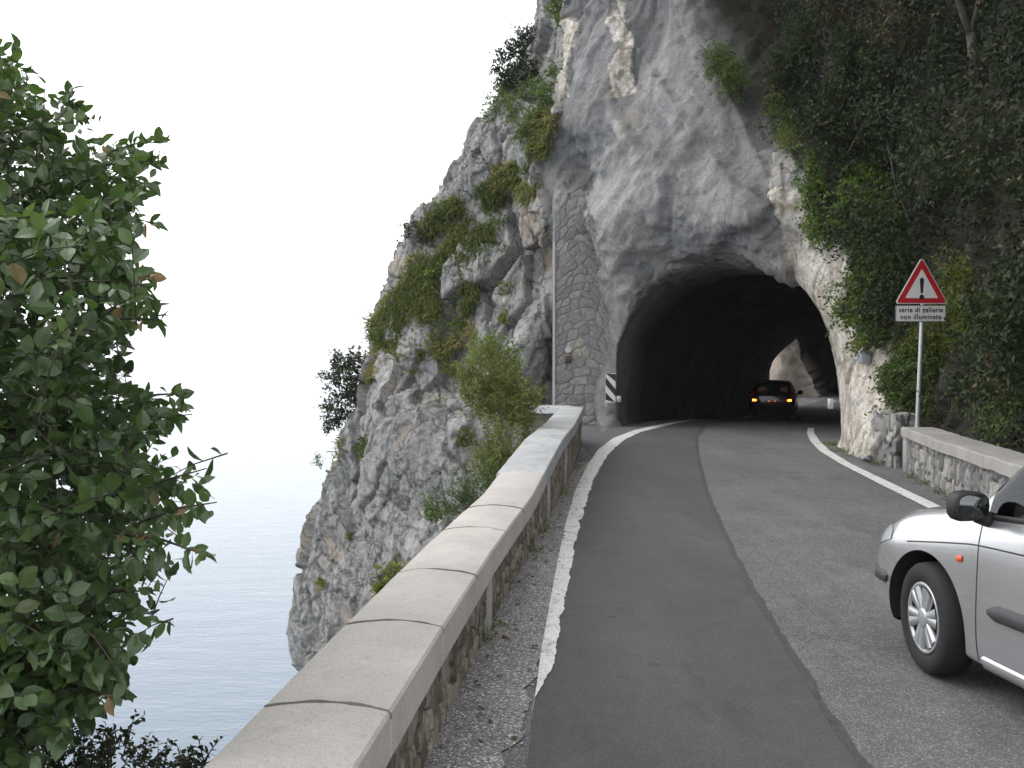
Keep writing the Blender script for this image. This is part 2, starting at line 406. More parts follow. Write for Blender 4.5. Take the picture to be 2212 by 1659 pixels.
simple('joint_grime', (.13, .12, .105), .9, var=.3, vs=30)
simple('bark_dim', (.07, .062, .05), .9, var=.4, vs=14)
simple('seat_cloth', (.20, .19, .175), .9, var=.12, vs=40)
simple('dash', (.05, .05, .052), .8, var=.1)
simple('indicator', (.65, .09, .03), .3, var=.05)
simple('tail_red', (.22, .012, .012), .25, var=.05)
simple('pebble', (.30, .29, .27), .9, var=.25, vs=25)
def car_paint(name, c, dirt=.15):
    n = N(name); d = n.noise(3.0, 6, .6)
    f = n.vor(900, 'F1', 1); fs = n.n('ShaderNodeSeparateColor'); n.l(f, fs.inputs[0])
    base = n.mix(1.0, c, n.ramp(fs.outputs[0], [(0, .9), (1, 1.1)]), 'MULTIPLY')
    base = n.mix(n.ramp(d, [(.5, 0), (.8, dirt)]), base, (.2, .18, .15))
    n.set(color=base, metal=.75, rough=.27, coat=.8, coatr=.06); M[name] = n.m
car_paint('silver_paint', (.58, .59, .605)); car_paint('dark_paint', (.02, .021, .024))
def glass(name, c, mixf):
    n = N(name); n.set(color=c, rough=.03, spec=.6)
    tr = n.n('ShaderNodeBsdfTransparent'); tr.inputs[0].default_value = (.78, .83, .80, 1)
    fr = n.n('ShaderNodeFresnel'); fr.inputs[0].default_value = 1.5
    gl = n.n('ShaderNodeBsdfGlossy'); gl.inputs['Roughness'].default_value = .02; gl.inputs[0].default_value = (.95, .97, 1, 1)
    mx = n.n('ShaderNodeMixShader'); n.l(fr.outputs[0], mx.inputs[0]); n.l(tr.outputs[0], mx.inputs[1]); n.l(gl.outputs[0], mx.inputs[2])
    n.l(mx.outputs[0], n.out.inputs[0]); M[name] = n.m
glass('car_glass', (.02, .02, .02), .5)
def lens(name, c, e=0.0, ec=(1, .2, .02)):
    n = N(name); n.set(color=c, rough=.12, coat=1.0)
    if e: n.set(emit=ec, emits=e)
    n.bump(n.vor(120, 'F1'), .15, .003); M[name] = n.m
lens('headlamp', (.50, .53, .56)); lens('tail_lit', (.6, .05, .01), 9.0, (1, .16, .015)); lens('plate_lamp', (.4, .1, .02), 1.2, (1, .25, .05))
lens('reflector', (.45, .47, .47)); lens('mirror_glass', (.10, .11, .11))
M['mirror_glass'].node_tree.nodes['Principled BSDF'].inputs['Metallic'].default_value = 1.0
def water_mat():
    n = N('water'); P = n.coord()
    n.set(color=n.ramp(n.noise(.02, 4), [(.3, (.10, .145, .19)), (.7, (.12, .165, .21))]), rough=.08, ior=1.33, spec=.5)
    h = n.math('ADD', n.math('MULTIPLY', n.noise(.55, 4, .6, n.mapping(P, (1, 2.2, 1), (0, 0, .25))), .8), n.math('MULTIPLY', n.noise(.09, 4, .5, n.mapping(P, (1, 2.5, 1), (0, 0, -.2))), 1.6))
    n.bump(h, .24, .5); M['water'] = n.m
water_mat()
# ================================================================ TERRAIN: one solid field -> cliff mesh
AX = np.array([.413, .911]); NX = np.array([.911, -.413]); T0 = np.array([5.30, 24.83])   # tunnel axis, its right-hand normal, portal centre
HW = 2.84
def road_drop(x, y):
    q = (x - T0[0]) * AX[0] + (y - T0[1]) * AX[1]
    return -.38 * sstep(2, 13, q)
def wall_x(y):                        # foot of the lake-side parapet, inner face
    return np.interp(y, [-8, 4.48, 6.5, 13.18, 16.06, 21.1, 30], [-1.60, -.37, -.16, .65, .99, 1.48, 2.3])
def rwall_x(y): return 5.28 + (y - 10.46) * .1733
ctrl = []
def cp(px, py, Y): ctrl.append(U(px, py, Y))
def cw(x, y, z): ctrl.append(Vector((x, y, z)))
# right rock foot, the nose of the portal and the slope behind the right parapet
for a in [(1790, 960, 21), (1800, 900, 20.9), (1795, 800, 21.0), (1765, 735, 21.2), (1745, 640, 21.6), (1700, 580, 22.2), (1640, 540, 22.6), (1560, 530, 23.0), (1560, 450, 22.7), (1560, 330, 23.2),
          (1560, 150, 24.2), (1560, 0, 24.8), (1450, 560, 24.2), (1400, 600, 25.0), (1380, 450, 24.6), (1400, 300, 24.6), (1400, 150, 25.6), (1350, 0, 26.5), (1330, 760, 26.0), (1325, 920, 25.7), (1345, 680, 25.8),
          (1320, 850, 25.8), (1310, 560, 26.9), (1260, 410, 27.5), (1280, 300, 26.4), (1250, 150, 27.2), (1220, 0, 28.5), (1180, 420, 28.0), (1190, 250, 28.0),
          (1250, 560, 28.8), (1250, 700, 29.4), (1250, 860, 29.4), (1300, 750, 28.6), (1240, 930, 29.4), (1250, 450, 27.2),
          (1700, 480, 22.0), (1680, 350, 22.8), (1680, 150, 23.6), (1700, 0, 23.8), (1620, 450, 22.2),
          (1850, 960, 18.6), (1850, 850, 19.3), (1850, 700, 19.8), (1840, 600, 20.2), (1800, 480, 21.2), (1750, 400, 22.0), (1905, 980, 17.2), (1930, 880, 17.7), (1960, 700, 18.5),
          (1830, 250, 21.8), (1830, 0, 22.6), (2000, 900, 17.3), (2000, 650, 18.2), (2000, 400, 18.6), (2000, 150, 18.6), (2000, 0, 19.2), (2120, 940, 15.2), (2120, 700, 16.0), (2120, 350, 15.8), (2120, 0, 17.0),
          (2212, 960, 12.9), (2212, 800, 13.4), (2212, 500, 14.0), (2212, 200, 14.7), (2212, 0, 15.2)]: cp(*a)
for y in (11, 8, 5, 2, 0, -4):
    for x, z in ((6.6, .6), (7.0, 3.5), (7.4, 7), (7.2, 12), (6.4, 18), (6.0, 30)): cw(x, y, z)  # upper points are unseen, leaned over the road to block sky light
for a in [(5.5, 21.5, 16), (5.2, 20.5, 24), (5, 20, 34), (8.2, 18.5, 16), (7.5, 17, 26), (7.5, 16, 34), (2.2, 27, 16), (2, 28.5, 24), (2, 30, 34), (8.0, 14.6, 12), (7.2, 13.5, 20), (7, 13.5, 32)]: cw(*a)  # unseen upper rock, partly pulled forward to darken the face below
# natural cliff left of the portal, going out over the lake
for a in [(1135, 420, 29.4), (1140, 560, 29.4), (1180, 620, 28.9), (1175, 760, 28.8), (1130, 850, 29.0), (1080, 760, 29.6), (1060, 650, 30.2), (1000, 600, 31.0), (1060, 480, 30.6), (1100, 350, 30.2), (1130, 200, 30.6), (1170, 60, 30.6),
          (950, 520, 32.0), (1000, 430, 31.6), (1050, 300, 31.4), (900, 640, 32.4), (850, 740, 33.2), (960, 700, 31.4), (880, 600, 32.6), (960, 790, 31.6), (860, 800, 32.4), (900, 880, 31.2), (980, 900, 30.2), (1060, 900, 29.2), (1000, 820, 31.2),
          (800, 880, 32.6), (780, 1000, 32.4), (900, 1000, 30.2), (1000, 1000, 28.8), (720, 1100, 33.4), (820, 1100, 31.4), (920, 1100, 29.6), (700, 1250, 33.2), (800, 1250, 31.0), (900, 1200, 29.2), (690, 1390, 33.2), (800, 1400, 31),
          (700, 1600, 34), (900, 1600, 31), (1100, 1200, 27), (1100, 1500, 27)]: cp(*a)
for a in [(-9, 34.5, -20), (-4, 31, -20), (0, 28, -20), (-9, 35, -12)]: cw(*a)
C3 = np.array([c[:] for c in ctrl])
cr = np.hypot(C3[:, 0], C3[:, 1]); cth = np.arctan2(C3[:, 0], C3[:, 1]); cph = np.arctan((C3[:, 2] - CAMZ) / cr)
Q = np.stack([cth, cph], 1)
def _k(d): return np.sqrt(d * d + .0004)
Km = _k(np.linalg.norm(Q[:, None] - Q[None], axis=2)) + np.eye(len(Q)) * .0015
K1 = np.zeros((len(Q) + 3, len(Q) + 3)); K1[:len(Q), :len(Q)] = -Km; Pm = np.concatenate([np.ones((len(Q), 1)), Q], 1)
K1[:len(Q), len(Q):] = Pm; K1[len(Q):, :len(Q)] = Pm.T
W = np.linalg.solve(K1, np.concatenate([cr, [0, 0, 0]]))
TH = np.linspace(-.9, 2.4, 420); PH = np.linspace(-1.2, 1.45, 400)
gt, gp = np.meshgrid(TH, PH, indexing='ij'); gq = np.stack([gt.ravel(), gp.ravel()], 1)
tab = np.concatenate([-_k(np.linalg.norm(b[:, None] - Q[None], axis=2)) @ W[:len(Q)] + W[len(Q)] + b @ W[len(Q) + 1:] for b in np.array_split(gq, 30)])
tab = np.clip(tab, 4, 60).reshape(gt.shape)
def Fr(th, ph):
    a = np.clip((th - TH[0]) / (TH[1] - TH[0]), 0, len(TH) - 1.001); b = np.clip((ph - PH[0]) / (PH[1] - PH[0]), 0, len(PH) - 1.001)
    i = a.astype(int); j = b.astype(int); a = a - i; b = b - j
    return tab[i, j] * (1 - a) * (1 - b) + tab[i + 1, j] * a * (1 - b) + tab[i, j + 1] * (1 - a) * b + tab[i + 1, j + 1] * a * b
# outline of the headland over the lake, at its widest (about 34 m away)
SIL = [(1190, -300), (1175, -120), (1157, 0), (1165, 28), (1150, 60), (1142, 110), (1100, 170), (1062, 215), (1042, 262), (1020, 300), (992, 350), (978, 378), (955, 420), (915, 465), (884, 512), (868, 560), (828, 602), (808, 660), (800, 735), (792, 800),
       (765, 880), (735, 945), (705, 1010), (680, 1060), (664, 1130), (655, 1200), (646, 1290), (648, 1370), (660, 1440), (690, 1600), (700, 1800)]
SP = np.array([U(a, b, 34.0)[:] for a, b in SIL]); SZ = SP[::-1, 2]; SX = SP[::-1, 0]
def smin(a, b, k):
    h = np.clip(.5 + .5 * (b - a) / k, 0, 1); return b * (1 - h) + a * h - k * h * (1 - h)
def smax(a, b, k): return -smin(-a, -b, k)
def tube_d(X, Y, Z):                  # >0 outside the tunnel bore
    q = (X - T0[0]) * AX[0] + (Y - T0[1]) * AX[1]; u = (X - T0[0]) * NX[0] + (Y - T0[1]) * NX[1]
    fl = np.clip((8 - q) / 10, 0, 1) * .25        # flares a little at the mouth
    zz = np.maximum(Z - .75, 0)
    d = ((np.abs(u) / (HW + fl)) ** 2.15 + (zz / (3.42 + fl * .4 - 1.0 * sstep(6, 15, q))) ** 2.15) ** (1 / 2.15) - 1
    return np.maximum(d * 2.8, -(Z + .30 - np.minimum(road_drop(X, Y), 0) * 0 + .38)), q, u
def field(P):
    X, Y, Z = P[:, 0], P[:, 1], P[:, 2]
    r = np.hypot(X, Y); th = np.arctan2(X, Y); ph = np.arctan((Z - CAMZ) / np.maximum(r, .3))
    f1 = (r - Fr(th, ph)) * .75
    big = fbm(P, .22, 3, 3); mid = ridged(P, .45, 2, 40)
    q = (X - T0[0]) * AX[0] + (Y - T0[1]) * AX[1]; u = (X - T0[0]) * NX[0] + (Y - T0[1]) * NX[1]
    nat = np.clip(sstep(29.2, 30.5, Y) + sstep(1.0, -.5, X), 0, 1)
    f1 = f1 + nat * (big * .8 + mid * .18) + (1 - nat) * (fbm(P, .5, 2, 9) * .45)
    g = X - np.interp(Z, SZ, SX) - .045 * np.maximum(Y - 34, 0) ** 2 - .02 * np.maximum(33 - Y, 0) ** 2 + fbm(P, .7, 3, 77) * .35 - .15 + .55 * sstep(-4, -9, Z)
    s = smin(f1, g * .8, .5)
    back = (23.5 - q) * .9 + fbm(P, .4, 2, 31) * .8
    back = smax(back, (u - 7.5) * .8, 1.0)
    s = smin(s, back, .8)
    slab = np.minimum(-(Z + .14 - road_drop(X, Y)), (X - wall_x(Y) + .75 - .22 * Z + fbm(P, .5, 2, 5) * .3) * .9)
    slab = np.minimum(slab, (58 - Y))
    s = np.maximum(s, slab)
    td, q, u = tube_d(X, Y, Z)
    td = td + fbm(P, .8, 2, 12) * .16
    cut = np.where(q > -9, td, 9.0)
    cut = np.maximum(cut, -(Z + .14 - road_drop(X, Y)))
    k = np.where(u < 1.2, .8, .35)
    return smin(s, cut, k)
def surface_nets(lo, hi, h, fld):
    n = [int(round((hi[i] - lo[i]) / h)) + 1 for i in range(3)]
    xs = [lo[i] + h * np.arange(n[i]) for i in range(3)]
    Vv = np.empty(n, np.float32)
    for i in range(n[0]):
        y, z = np.meshgrid(xs[1], xs[2], indexing='ij')
        p = np.stack([np.full(y.size, xs[0][i]), y.ravel(), z.ravel()], 1)
        Vv[i] = fld(p).reshape(n[1], n[2])
    S = Vv > 0
    c = np.zeros([m - 1 for m in n], np.int8)
    for a in (0, 1):
        for b in (0, 1):
            for d in (0, 1): c += S[a:n[0] - 1 + a, b:n[1] - 1 + b, d:n[2] - 1 + d]
    act = (c > 0) & (c < 8); I = np.argwhere(act); idx = np.full(c.shape, -1, np.int64); idx[act] = np.arange(len(I))
    cor = [(a, b, d) for a in (0, 1) for b in (0, 1) for d in (0, 1)]
    cv = {k: Vv[I[:, 0] + k[0], I[:, 1] + k[1], I[:, 2] + k[2]] for k in cor}
    acc = np.zeros((len(I), 3)); cnt = np.zeros(len(I))
    for k in cor:
        for ax in range(3):
            if k[ax] == 0:
                k2 = list(k); k2[ax] = 1; k2 = tuple(k2); a, b = cv[k], cv[k2]; m = (a > 0) != (b > 0)
                t = np.where(m, a / np.where(m, a - b, 1), 0); p = np.array(k, float)[None].repeat(len(I), 0); p[:, ax] += t
                acc[m] += p[m]; cnt[m] += 1
    P = (acc / cnt[:, None] + I) * h + np.array(lo)
    Fs = []
    for ax in range(3):
        b, d = [(1, 2), (2, 0), (0, 1)][ax]
        sl0 = [slice(None)] * 3; sl1 = [slice(None)] * 3; sl0[ax] = slice(0, n[ax] - 1); sl1[ax] = slice(1, n[ax])
        ch = S[tuple(sl0)] != S[tuple(sl1)]
        e = np.argwhere(ch); e = e[(e[:, b] > 0) & (e[:, d] > 0) & (e[:, b] < n[b] - 1) & (e[:, d] < n[d] - 1)]
        def cell(db, dd):
            q = e.copy(); q[:, b] += db; q[:, d] += dd; return idx[q[:, 0], q[:, 1], q[:, 2]]
        quad = np.stack([cell(-1, -1), cell(0, -1), cell(0, 0), cell(-1, 0)], 1)
        flip = ~S[e[:, 0], e[:, 1], e[:, 2]]; quad[flip] = quad[flip][:, ::-1]; Fs.append(quad)
    return P.astype(np.float32), np.concatenate(Fs)
def subsurf(P, F, lv):
    me = bpy.data.meshes.new('tmp'); me.vertices.add(len(P)); me.vertices.foreach_set('co', P.ravel())
    me.loops.add(F.size); me.loops.foreach_set('vertex_index', F.astype(np.int32).ravel())
    me.polygons.add(len(F)); me.polygons.foreach_set('loop_start', np.arange(0, F.size, 4, dtype=np.int32)); me.update(calc_edges=True)
    o = bpy.data.objects.new('tmp', me); col.objects.link(o)
    md = o.modifiers.new('s', 'SUBSURF'); md.levels = lv; md.render_levels = lv
    dg = bpy.context.evaluated_depsgraph_get(); m2 = bpy.data.meshes.new_from_object(o.evaluated_get(dg))
    n = len(m2.vertices); V = np.empty(n * 3, np.float32); m2.vertices.foreach_get('co', V); Nn = np.empty(n * 3, np.float32)
    m2.vertex_normals.foreach_get('vector', Nn)
    L = np.empty(len(m2.loops), np.int32); m2.loops.foreach_get('vertex_index', L)
    bpy.data.objects.remove(o); bpy.data.meshes.remove(me); bpy.data.meshes.remove(m2)
    return V.reshape(-1, 3), Nn.reshape(-1, 3), L.reshape(-1, 4)
def compact(P, F):
    u, inv = np.unique(F.ravel(), return_inverse=True); return P[u], inv.reshape(F.shape)

Pc, Fc = surface_nets((-13.0, -3.0, -16.0), (20.0, 52.0, 31.0), .25, field)
# parts of the mountain that no one standing on the road could see stay coarse
cenf = Pc[Fc].mean(1)
v0 = Pc[Fc[:, 0]]; nrm = np.cross(Pc[Fc[:, 2]] - v0, Pc[Fc[:, 3]] - Pc[Fc[:, 1]]); nrm /= np.linalg.norm(nrm, axis=1)[:, None] + 1e-9
qf = (cenf[:, 0] - T0[0]) * AX[0] + (cenf[:, 1] - T0[1]) * AX[1]
fpx, fpy = proj(cenf); infr = (fpx > -250) & (fpx < 2500) & (fpy > -350) & (cenf[:, 1] > 3)
facing = (nrm * (cenf - np.array([0, 0, CAMZ]))).sum(1) < .35 * np.linalg.norm(cenf, axis=1)
floor_ = (nrm[:, 2] > .9) & (cenf[:, 2] < .1)
fine = infr & facing & (~floor_) & (qf < 8)
bvh = BVHTree.FromPolygons([tuple(v) for v in Pc.tolist()], [tuple(f) for f in Fc.tolist()])
def hit(px, py):
    d = ray(px, py).normalized(); a = bvh.ray_cast(Vector((0, 0, CAMZ)), d)
    return (a[0], a[1]) if a[0] is not None else (None, None)

SPRAY = [(1240, -60), (1225, 60), (1235, 150), (1205, 260), (1165, 400), (1185, 470), (1200, 430), (1260, 425), (1300, 480), (1312, 620), (1300, 780), (1285, 880), (1290, 940), (1345, 950), (1420, 930), (1420, 600), (1560, 560), (1690, 600), (1752, 690), (1720, 590),
         (1690, 520), (1660, 410), (1670, 330), (1740, 320), (1800, 200), (1840, -60)]
PALE = [(1655, 420), (1700, 400), (1760, 440), (1830, 560), (1880, 680), (1900, 760), (1935, 850), (1925, 1010), (1780, 985), (1785, 860), (1800, 800), (1765, 735), (1752, 680), (1715, 600), (1680, 500)]
PALE2 = [(1330, 0), (1350, 20), (1370, 120), (1378, 200), (1330, 225), (1320, 170), (1345, 110), (1300, 60)]
PALE3 = [(1225, 40), (1250, 60), (1230, 150), (1190, 290), (1180, 250), (1210, 130)]
OCHRE = [(1130, 440), (1160, 455), (1200, 530), (1200, 600), (1165, 575), (1150, 520), (1110, 545), (1105, 520)]
OCHRE2 = [(940, 375), (985, 368), (960, 400), (930, 440), (925, 410)]
OCHRE3 = [(860, 560), (905, 545), (870, 620), (855, 640), (850, 600)]
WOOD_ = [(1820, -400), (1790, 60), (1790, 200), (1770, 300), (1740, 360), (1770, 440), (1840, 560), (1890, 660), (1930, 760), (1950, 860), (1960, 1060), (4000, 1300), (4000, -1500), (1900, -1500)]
def zones(V):
    jx = fbm(V, 1.3, 3, 51) * 26; jy = fbm(V, 1.3, 3, 52) * 26
    px, py = proj(V); px = px + jx; py = py + jy
    q = (V[:, 0] - T0[0]) * AX[0] + (V[:, 1] - T0[1]) * AX[1]; u = (V[:, 0] - T0[0]) * NX[0] + (V[:, 1] - T0[1]) * NX[1]
    d, _, _ = tube_d(V[:, 0], V[:, 1], V[:, 2])
    inside = sstep(.55, .1, d) * sstep(-.3, 3.8, q + np.clip(-u, -3, 3) * .3)  # painted shade of the bore, deepening inward from the mouth
    front = (q < 9)
    zs = (inpoly(px, py, SPRAY) & front).astype(np.float32); zb = ((inpoly(px, py, PALE) | inpoly(px, py, PALE2) | inpoly(px, py, PALE3)) & front & (V[:, 1] < 32)).astype(np.float32)
    zs = zs * (1 - zb)
    zo = .65 * ((inpoly(px, py, OCHRE) | inpoly(px, py, OCHRE2) | inpoly(px, py, OCHRE3)) & front).astype(np.float32)
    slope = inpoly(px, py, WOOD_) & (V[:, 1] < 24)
    zd = np.maximum(slope, 0) * .97 + (1 - slope) * sstep(7.2, 10.0, V[:, 2] + fbm(V, .5, 3, 61) * 3.0) * sstep(4.2, 6.0, V[:, 0] + (V[:, 2] - 9) * .25 + fbm(V, .5, 2, 62) * 1.5)  # where the ground is painted darker to stand for shade
    return zs, zb, zo, inside.astype(np.float32), zd.astype(np.float32)
def displace(V, Nn):
    zs, zb, zo, zt, zd = zones(V)
    nat = 1 - np.clip(zs + zt, 0, 1)
    # soften the seams
    S1 = V * np.array([1.0, 1.0, .62], np.float32) + np.stack([fbm(V, .6, 2, 21), fbm(V, .6, 2, 22), fbm(V, .6, 2, 23)], 1) * .5
    f1 = facets(S1, .62, 100); f2 = facets(S1 + 5.5, 1.9, 200)
    f3 = facets(V * np.array([1, 1, .7], np.float32), 5.2, 300)
    flat = ((V[:, 1] < 22) & (V[:, 2] < .3) & (V[:, 0] < 5)) | ((Nn[:, 2] > .85) & (V[:, 2] < .2))
    f0 = facets(S1 * np.array([.8, .8, .8], np.float32) + 3.1, .30, 400)
    dn = nat * (f0[:, 0] * .42 * sstep(35, 32, V[:, 1]) + f1[:, 0] * .36 + f2[:, 0] * .10 + f3[:, 0] * .06 + fbm(V, 3.0, 4, 5) * .035 - .05 * sstep(.05, .0, f1[:, 1]) - .03 * sstep(.06, 0, f2[:, 1]))
    td_ = tube_d(V[:, 0], V[:, 1], V[:, 2])[0]; dn = dn * (.25 + .75 * sstep(.1, 1.6, td_)); dn = np.where(V[:, 1] < 24, dn * .7, dn); qx, qy = proj(V); dn = np.where((qx > 1185) & (qx < 1330) & (qy > 430) & (V[:, 1] > 24) & (V[:, 1] < 31), dn * .25, dn)
    px, py = proj(V); rid = 0
    for pl, wd, am in (([(1345, 30), (1385, 120), (1470, 250), (1560, 370), (1625, 460), (1650, 500)], 26, .40), ([(1560, 180), (1610, 290), (1660, 400)], 22, .20), ([(1430, 330), (1500, 430), (1560, 500)], 18, .16),
                       ([(1400, 260), (1320, 330), (1240, 420)], 16, .15), ([(1440, 380), (1360, 440), (1310, 520)], 18, .14), ([(1345, 600), (1325, 700), (1315, 820)], 16, .12)):
        a = np.array(pl, float); best = np.full(len(V), 1e9)
        for i in range(len(a) - 1):
            e = a[i + 1] - a[i]; t = np.clip(((px - a[i, 0]) * e[0] + (py - a[i, 1]) * e[1]) / (e @ e), 0, 1)
            best = np.minimum(best, np.hypot(px - a[i, 0] - t * e[0], py - a[i, 1] - t * e[1]))
        best = best + fbm(V, 1.1, 3, 91) * 7
        rid = rid + am * .6 * np.exp(-np.maximum(best, 0) / (wd * .75))
    rid = rid * (V[:, 1] < 31) * (1 - zt)
    ang = np.arctan2(V[:, 0] - 3.7 + .3 * np.minimum(V[:, 1] - 24, 0), 13.5 - V[:, 2]) + fbm(V, .35, 2, 81) * .22; rad_ = np.hypot(V[:, 0] - 3.7, 13.5 - V[:, 2])
    fold = fbm(np.stack([ang * 5.5, rad_ * .22, V[:, 1] * .1], 1), 1, 3, 82); fine_f = fbm(np.stack([ang * 26, rad_ * .5, V[:, 1] * .2], 1), 1, 3, 83)
    ds = (1 - nat) * (rid + fold * .42 * (1 - zt) + fine_f * .07 * (1 - zt) + fbm(np.stack([V[:, 0] * 1.2 - V[:, 2] * .9, V[:, 1], V[:, 0] * .25 + V[:, 2] * .3], 1), 2.6, 3, 93) * .085) + (1 - nat) * (fbm(V * np.array([1, 1, .55], np.float32), .75, 3, 8) * .26 + fbm(V, 3.4, 4, 15) * .08 + fbm(V, 9.0, 3, 16) * .035 + np.abs(fbm(V, 1.6, 2, 44)) * -.10)
    d = (dn + ds) * np.where(zt > .5, .5, 1.0); d[flat] = 0
    # keep clear of the carriageway
    crk = np.maximum(sstep(.07, .0, f1[:, 1]), .8 * sstep(.09, 0, f2[:, 1])) * nat
    V2 = V + Nn * d[:, None]
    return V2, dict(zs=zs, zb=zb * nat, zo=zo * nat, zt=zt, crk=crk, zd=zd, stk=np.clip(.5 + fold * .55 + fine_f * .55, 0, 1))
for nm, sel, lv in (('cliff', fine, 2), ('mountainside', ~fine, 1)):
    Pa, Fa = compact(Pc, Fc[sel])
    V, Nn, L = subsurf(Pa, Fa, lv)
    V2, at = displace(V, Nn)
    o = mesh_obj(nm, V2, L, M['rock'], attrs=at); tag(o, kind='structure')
    print(nm, len(L))

# the headland beyond the first tunnel, with the mouth of the next one
def field2(P):
    X, Y, Z = P[:, 0], P[:, 1], P[:, 2]
    q = (X - T0[0]) * AX[0] + (Y - T0[1]) * AX[1]; u = (X - T0[0]) * NX[0] + (Y - T0[1]) * NX[1]
    face = q - 33 - .35 * np.maximum(u + 4.8, 0) + .25 * Z + ridged(P, .35, 3, 5) * .7
    left = X - .2683 * Y - 0.15 * np.maximum(Y - 62, 0) + fbm(P, .4, 3, 8) * .3 - .03 * np.maximum(Z - 2, 0) * 0
    s = smin(face, left, .5)
    s = np.minimum(s, (74 - Y)); 
    s = np.maximum(s, -(Z + 1.0) + np.where(u < -3.2, -3, 0))
    zz = np.maximum(Z - .9, 0)
    cutd = ((np.abs(u - .35 + Z * .45) / 3.0) ** 2.5 + (zz / 3.4) ** 2.5) ** .4 - 1
    cut = np.maximum(np.where((q > 20) & (q < 47), cutd * 2.6, 9), -(Z + 1.0))
    return smin(s, cut, .25)
P2, F2 = surface_nets((10, 44, -6), (34, 73, 14), .4, field2)
V, Nn, L = subsurf(P2, F2, 1)
_, at = displace(V, Nn); S_ = V * np.array([1.6, 1.6, .4], np.float32)
V = V + Nn * (facets(S_, .5, 9)[:, 0] * .6 + facets(S_, 1.7, 19)[:, 0] * .2)[:, None]
z0 = np.zeros(len(V)); q2 = (V[:, 0] - T0[0]) * AX[0] + (V[:, 1] - T0[1]) * AX[1]; u2 = (V[:, 0] - T0[0]) * NX[0] + (V[:, 1] - T0[1]) * NX[1]
in2 = ((np.abs(u2 - .35 + V[:, 2] * .45) < 3.3) & (V[:, 2] < 4.8) & (q2 > 37)).astype(float)  # inside of the next mouth, painted dark as shade too
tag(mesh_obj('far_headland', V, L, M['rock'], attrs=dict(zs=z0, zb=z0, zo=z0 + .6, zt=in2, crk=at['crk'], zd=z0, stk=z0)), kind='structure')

# lake
bm_ = MB(); S0 = 3900
xs = np.concatenate([np.linspace(-S0, -400, 8), np.linspace(-300, 300, 13), np.linspace(400, S0, 8)])
gx, gy = np.meshgrid(xs, xs, indexing='ij'); nn = len(xs)
F = [(i * nn + j, (i + 1) * nn + j, (i + 1) * nn + j + 1, i * nn + j + 1) for i in range(nn - 1) for j in range(nn - 1)]
tag(mesh_obj('lake', np.stack([gx.ravel(), gy.ravel(), np.full(gx.size, -42.0)], 1), F, M['water']), kind='structure')

# ================================================================ ROAD
def strip(name, L_, R_, z, mat, nx=10, ny=6, edge=0.0, kind='structure', seed=0, eR=None):
    """sheet between two polylines; edge = wander of both borders"""
    L_ = np.array([p[:2] for p in L_], float); R_ = np.array([p[:2] for p in R_], float)
    def dense(A):
        t = np.arange(len(A)); tt = np.linspace(0, len(A) - 1, (len(A) - 1) * ny + 1)
        return np.stack([np.interp(tt, t, A[:, 0]), np.interp(tt, t, A[:, 1])], 1)
    A, B = dense(L_), dense(R_)
    if edge or eR:
        pa = np.concatenate([A, np.zeros((len(A), 1))], 1); pb = np.concatenate([B, np.zeros((len(B), 1))], 1)
        A[:, 0] += fbm(pa, 2.5, 3, seed) * edge; B[:, 0] += fbm(pb, 6.0, 4, seed + 9) * (edge if eR is None else eR)
    s = np.linspace(0, 1, nx + 1)
    P = A[:, None, :] * (1 - s)[None, :, None] + B[:, None, :] * s[None, :, None]; m = len(A)
    P = P.reshape(-1, 2); Z = z + road_drop(P[:, 0], P[:, 1])
    F = [(i * (nx + 1) + j, i * (nx + 1) + j + 1, (i + 1) * (nx + 1) + j + 1, (i + 1) * (nx + 1) + j) for i in range(m - 1) for j in range(nx)]
    return tag(mesh_obj(name, np.column_stack([P, Z]), F, mat), kind=kind)
def axp(u, q): p = T0 + NX * u + AX * q; return (p[0], p[1])
LB = [(wall_x(y) - .2, y) for y in (-8, -3, 0, 3, 6, 9, 12, 15, 18, 21)] + [(.9, 26), (1.0, 30)] + [axp(-3.0, q) for q in (5, 10, 16, 24, 32, 42)]
RB = [(rwall_x(y) + .3, y) for y in (-8, -3, 0, 3, 6, 9, 12, 15, 16.5)] + [(7.2, 19.5), (8.0, 22), (8.4, 24)] + [axp(3.0, q) for q in (5, 10, 16, 24, 32, 42)]
LB[11] = (1.0, 30.2)
strip('road', LB, RB, 0.0, M['old_asphalt'], 12, 6)
g = lambda *pts: [tuple(G(a, b)[:2]) for a, b in pts]
# newer dark asphalt strip along the left of the lane
DL = g((1115, 1720), (1133, 1640), (1160, 1520), (1190, 1400), (1216, 1280), (1243, 1150), (1272, 1060), (1306, 985), (1352, 945), (1420, 918))
DR = g((1905, 1720), (1845, 1640), (1770, 1520), (1697, 1400), (1625, 1280), (1560, 1150), (1524, 1060), (1506, 985), (1503, 945), (1525, 918))
DL = [(DL[0][0] - .30, -6), (DL[0][0] - .05, 1.5)] + DL + [axp(-1.4, 8), axp(-1.4, 20), axp(-1.4, 40)]
DR = [(DR[0][0] - .35, -6), (DR[0][0] - .02, 1.5)] + DR + [axp(.1, 8), axp(.1, 20), axp(.1, 40)]
strip('road_resurfaced_strip', DL, DR, .005, M['new_asphalt'], 10, 14, .035, seed=3)
n = N('tar_joint'); n.set(color=n.ramp(n.noise(20, 4), [(.3, .035), (.7, .07)]), rough=.7); M['tar'] = n.m
strip('road_seam', [(a - .02, b) for a, b in DR], [(a + .035, b) for a, b in DR], .0075, M['tar'], 1, 14, .03, seed=3)
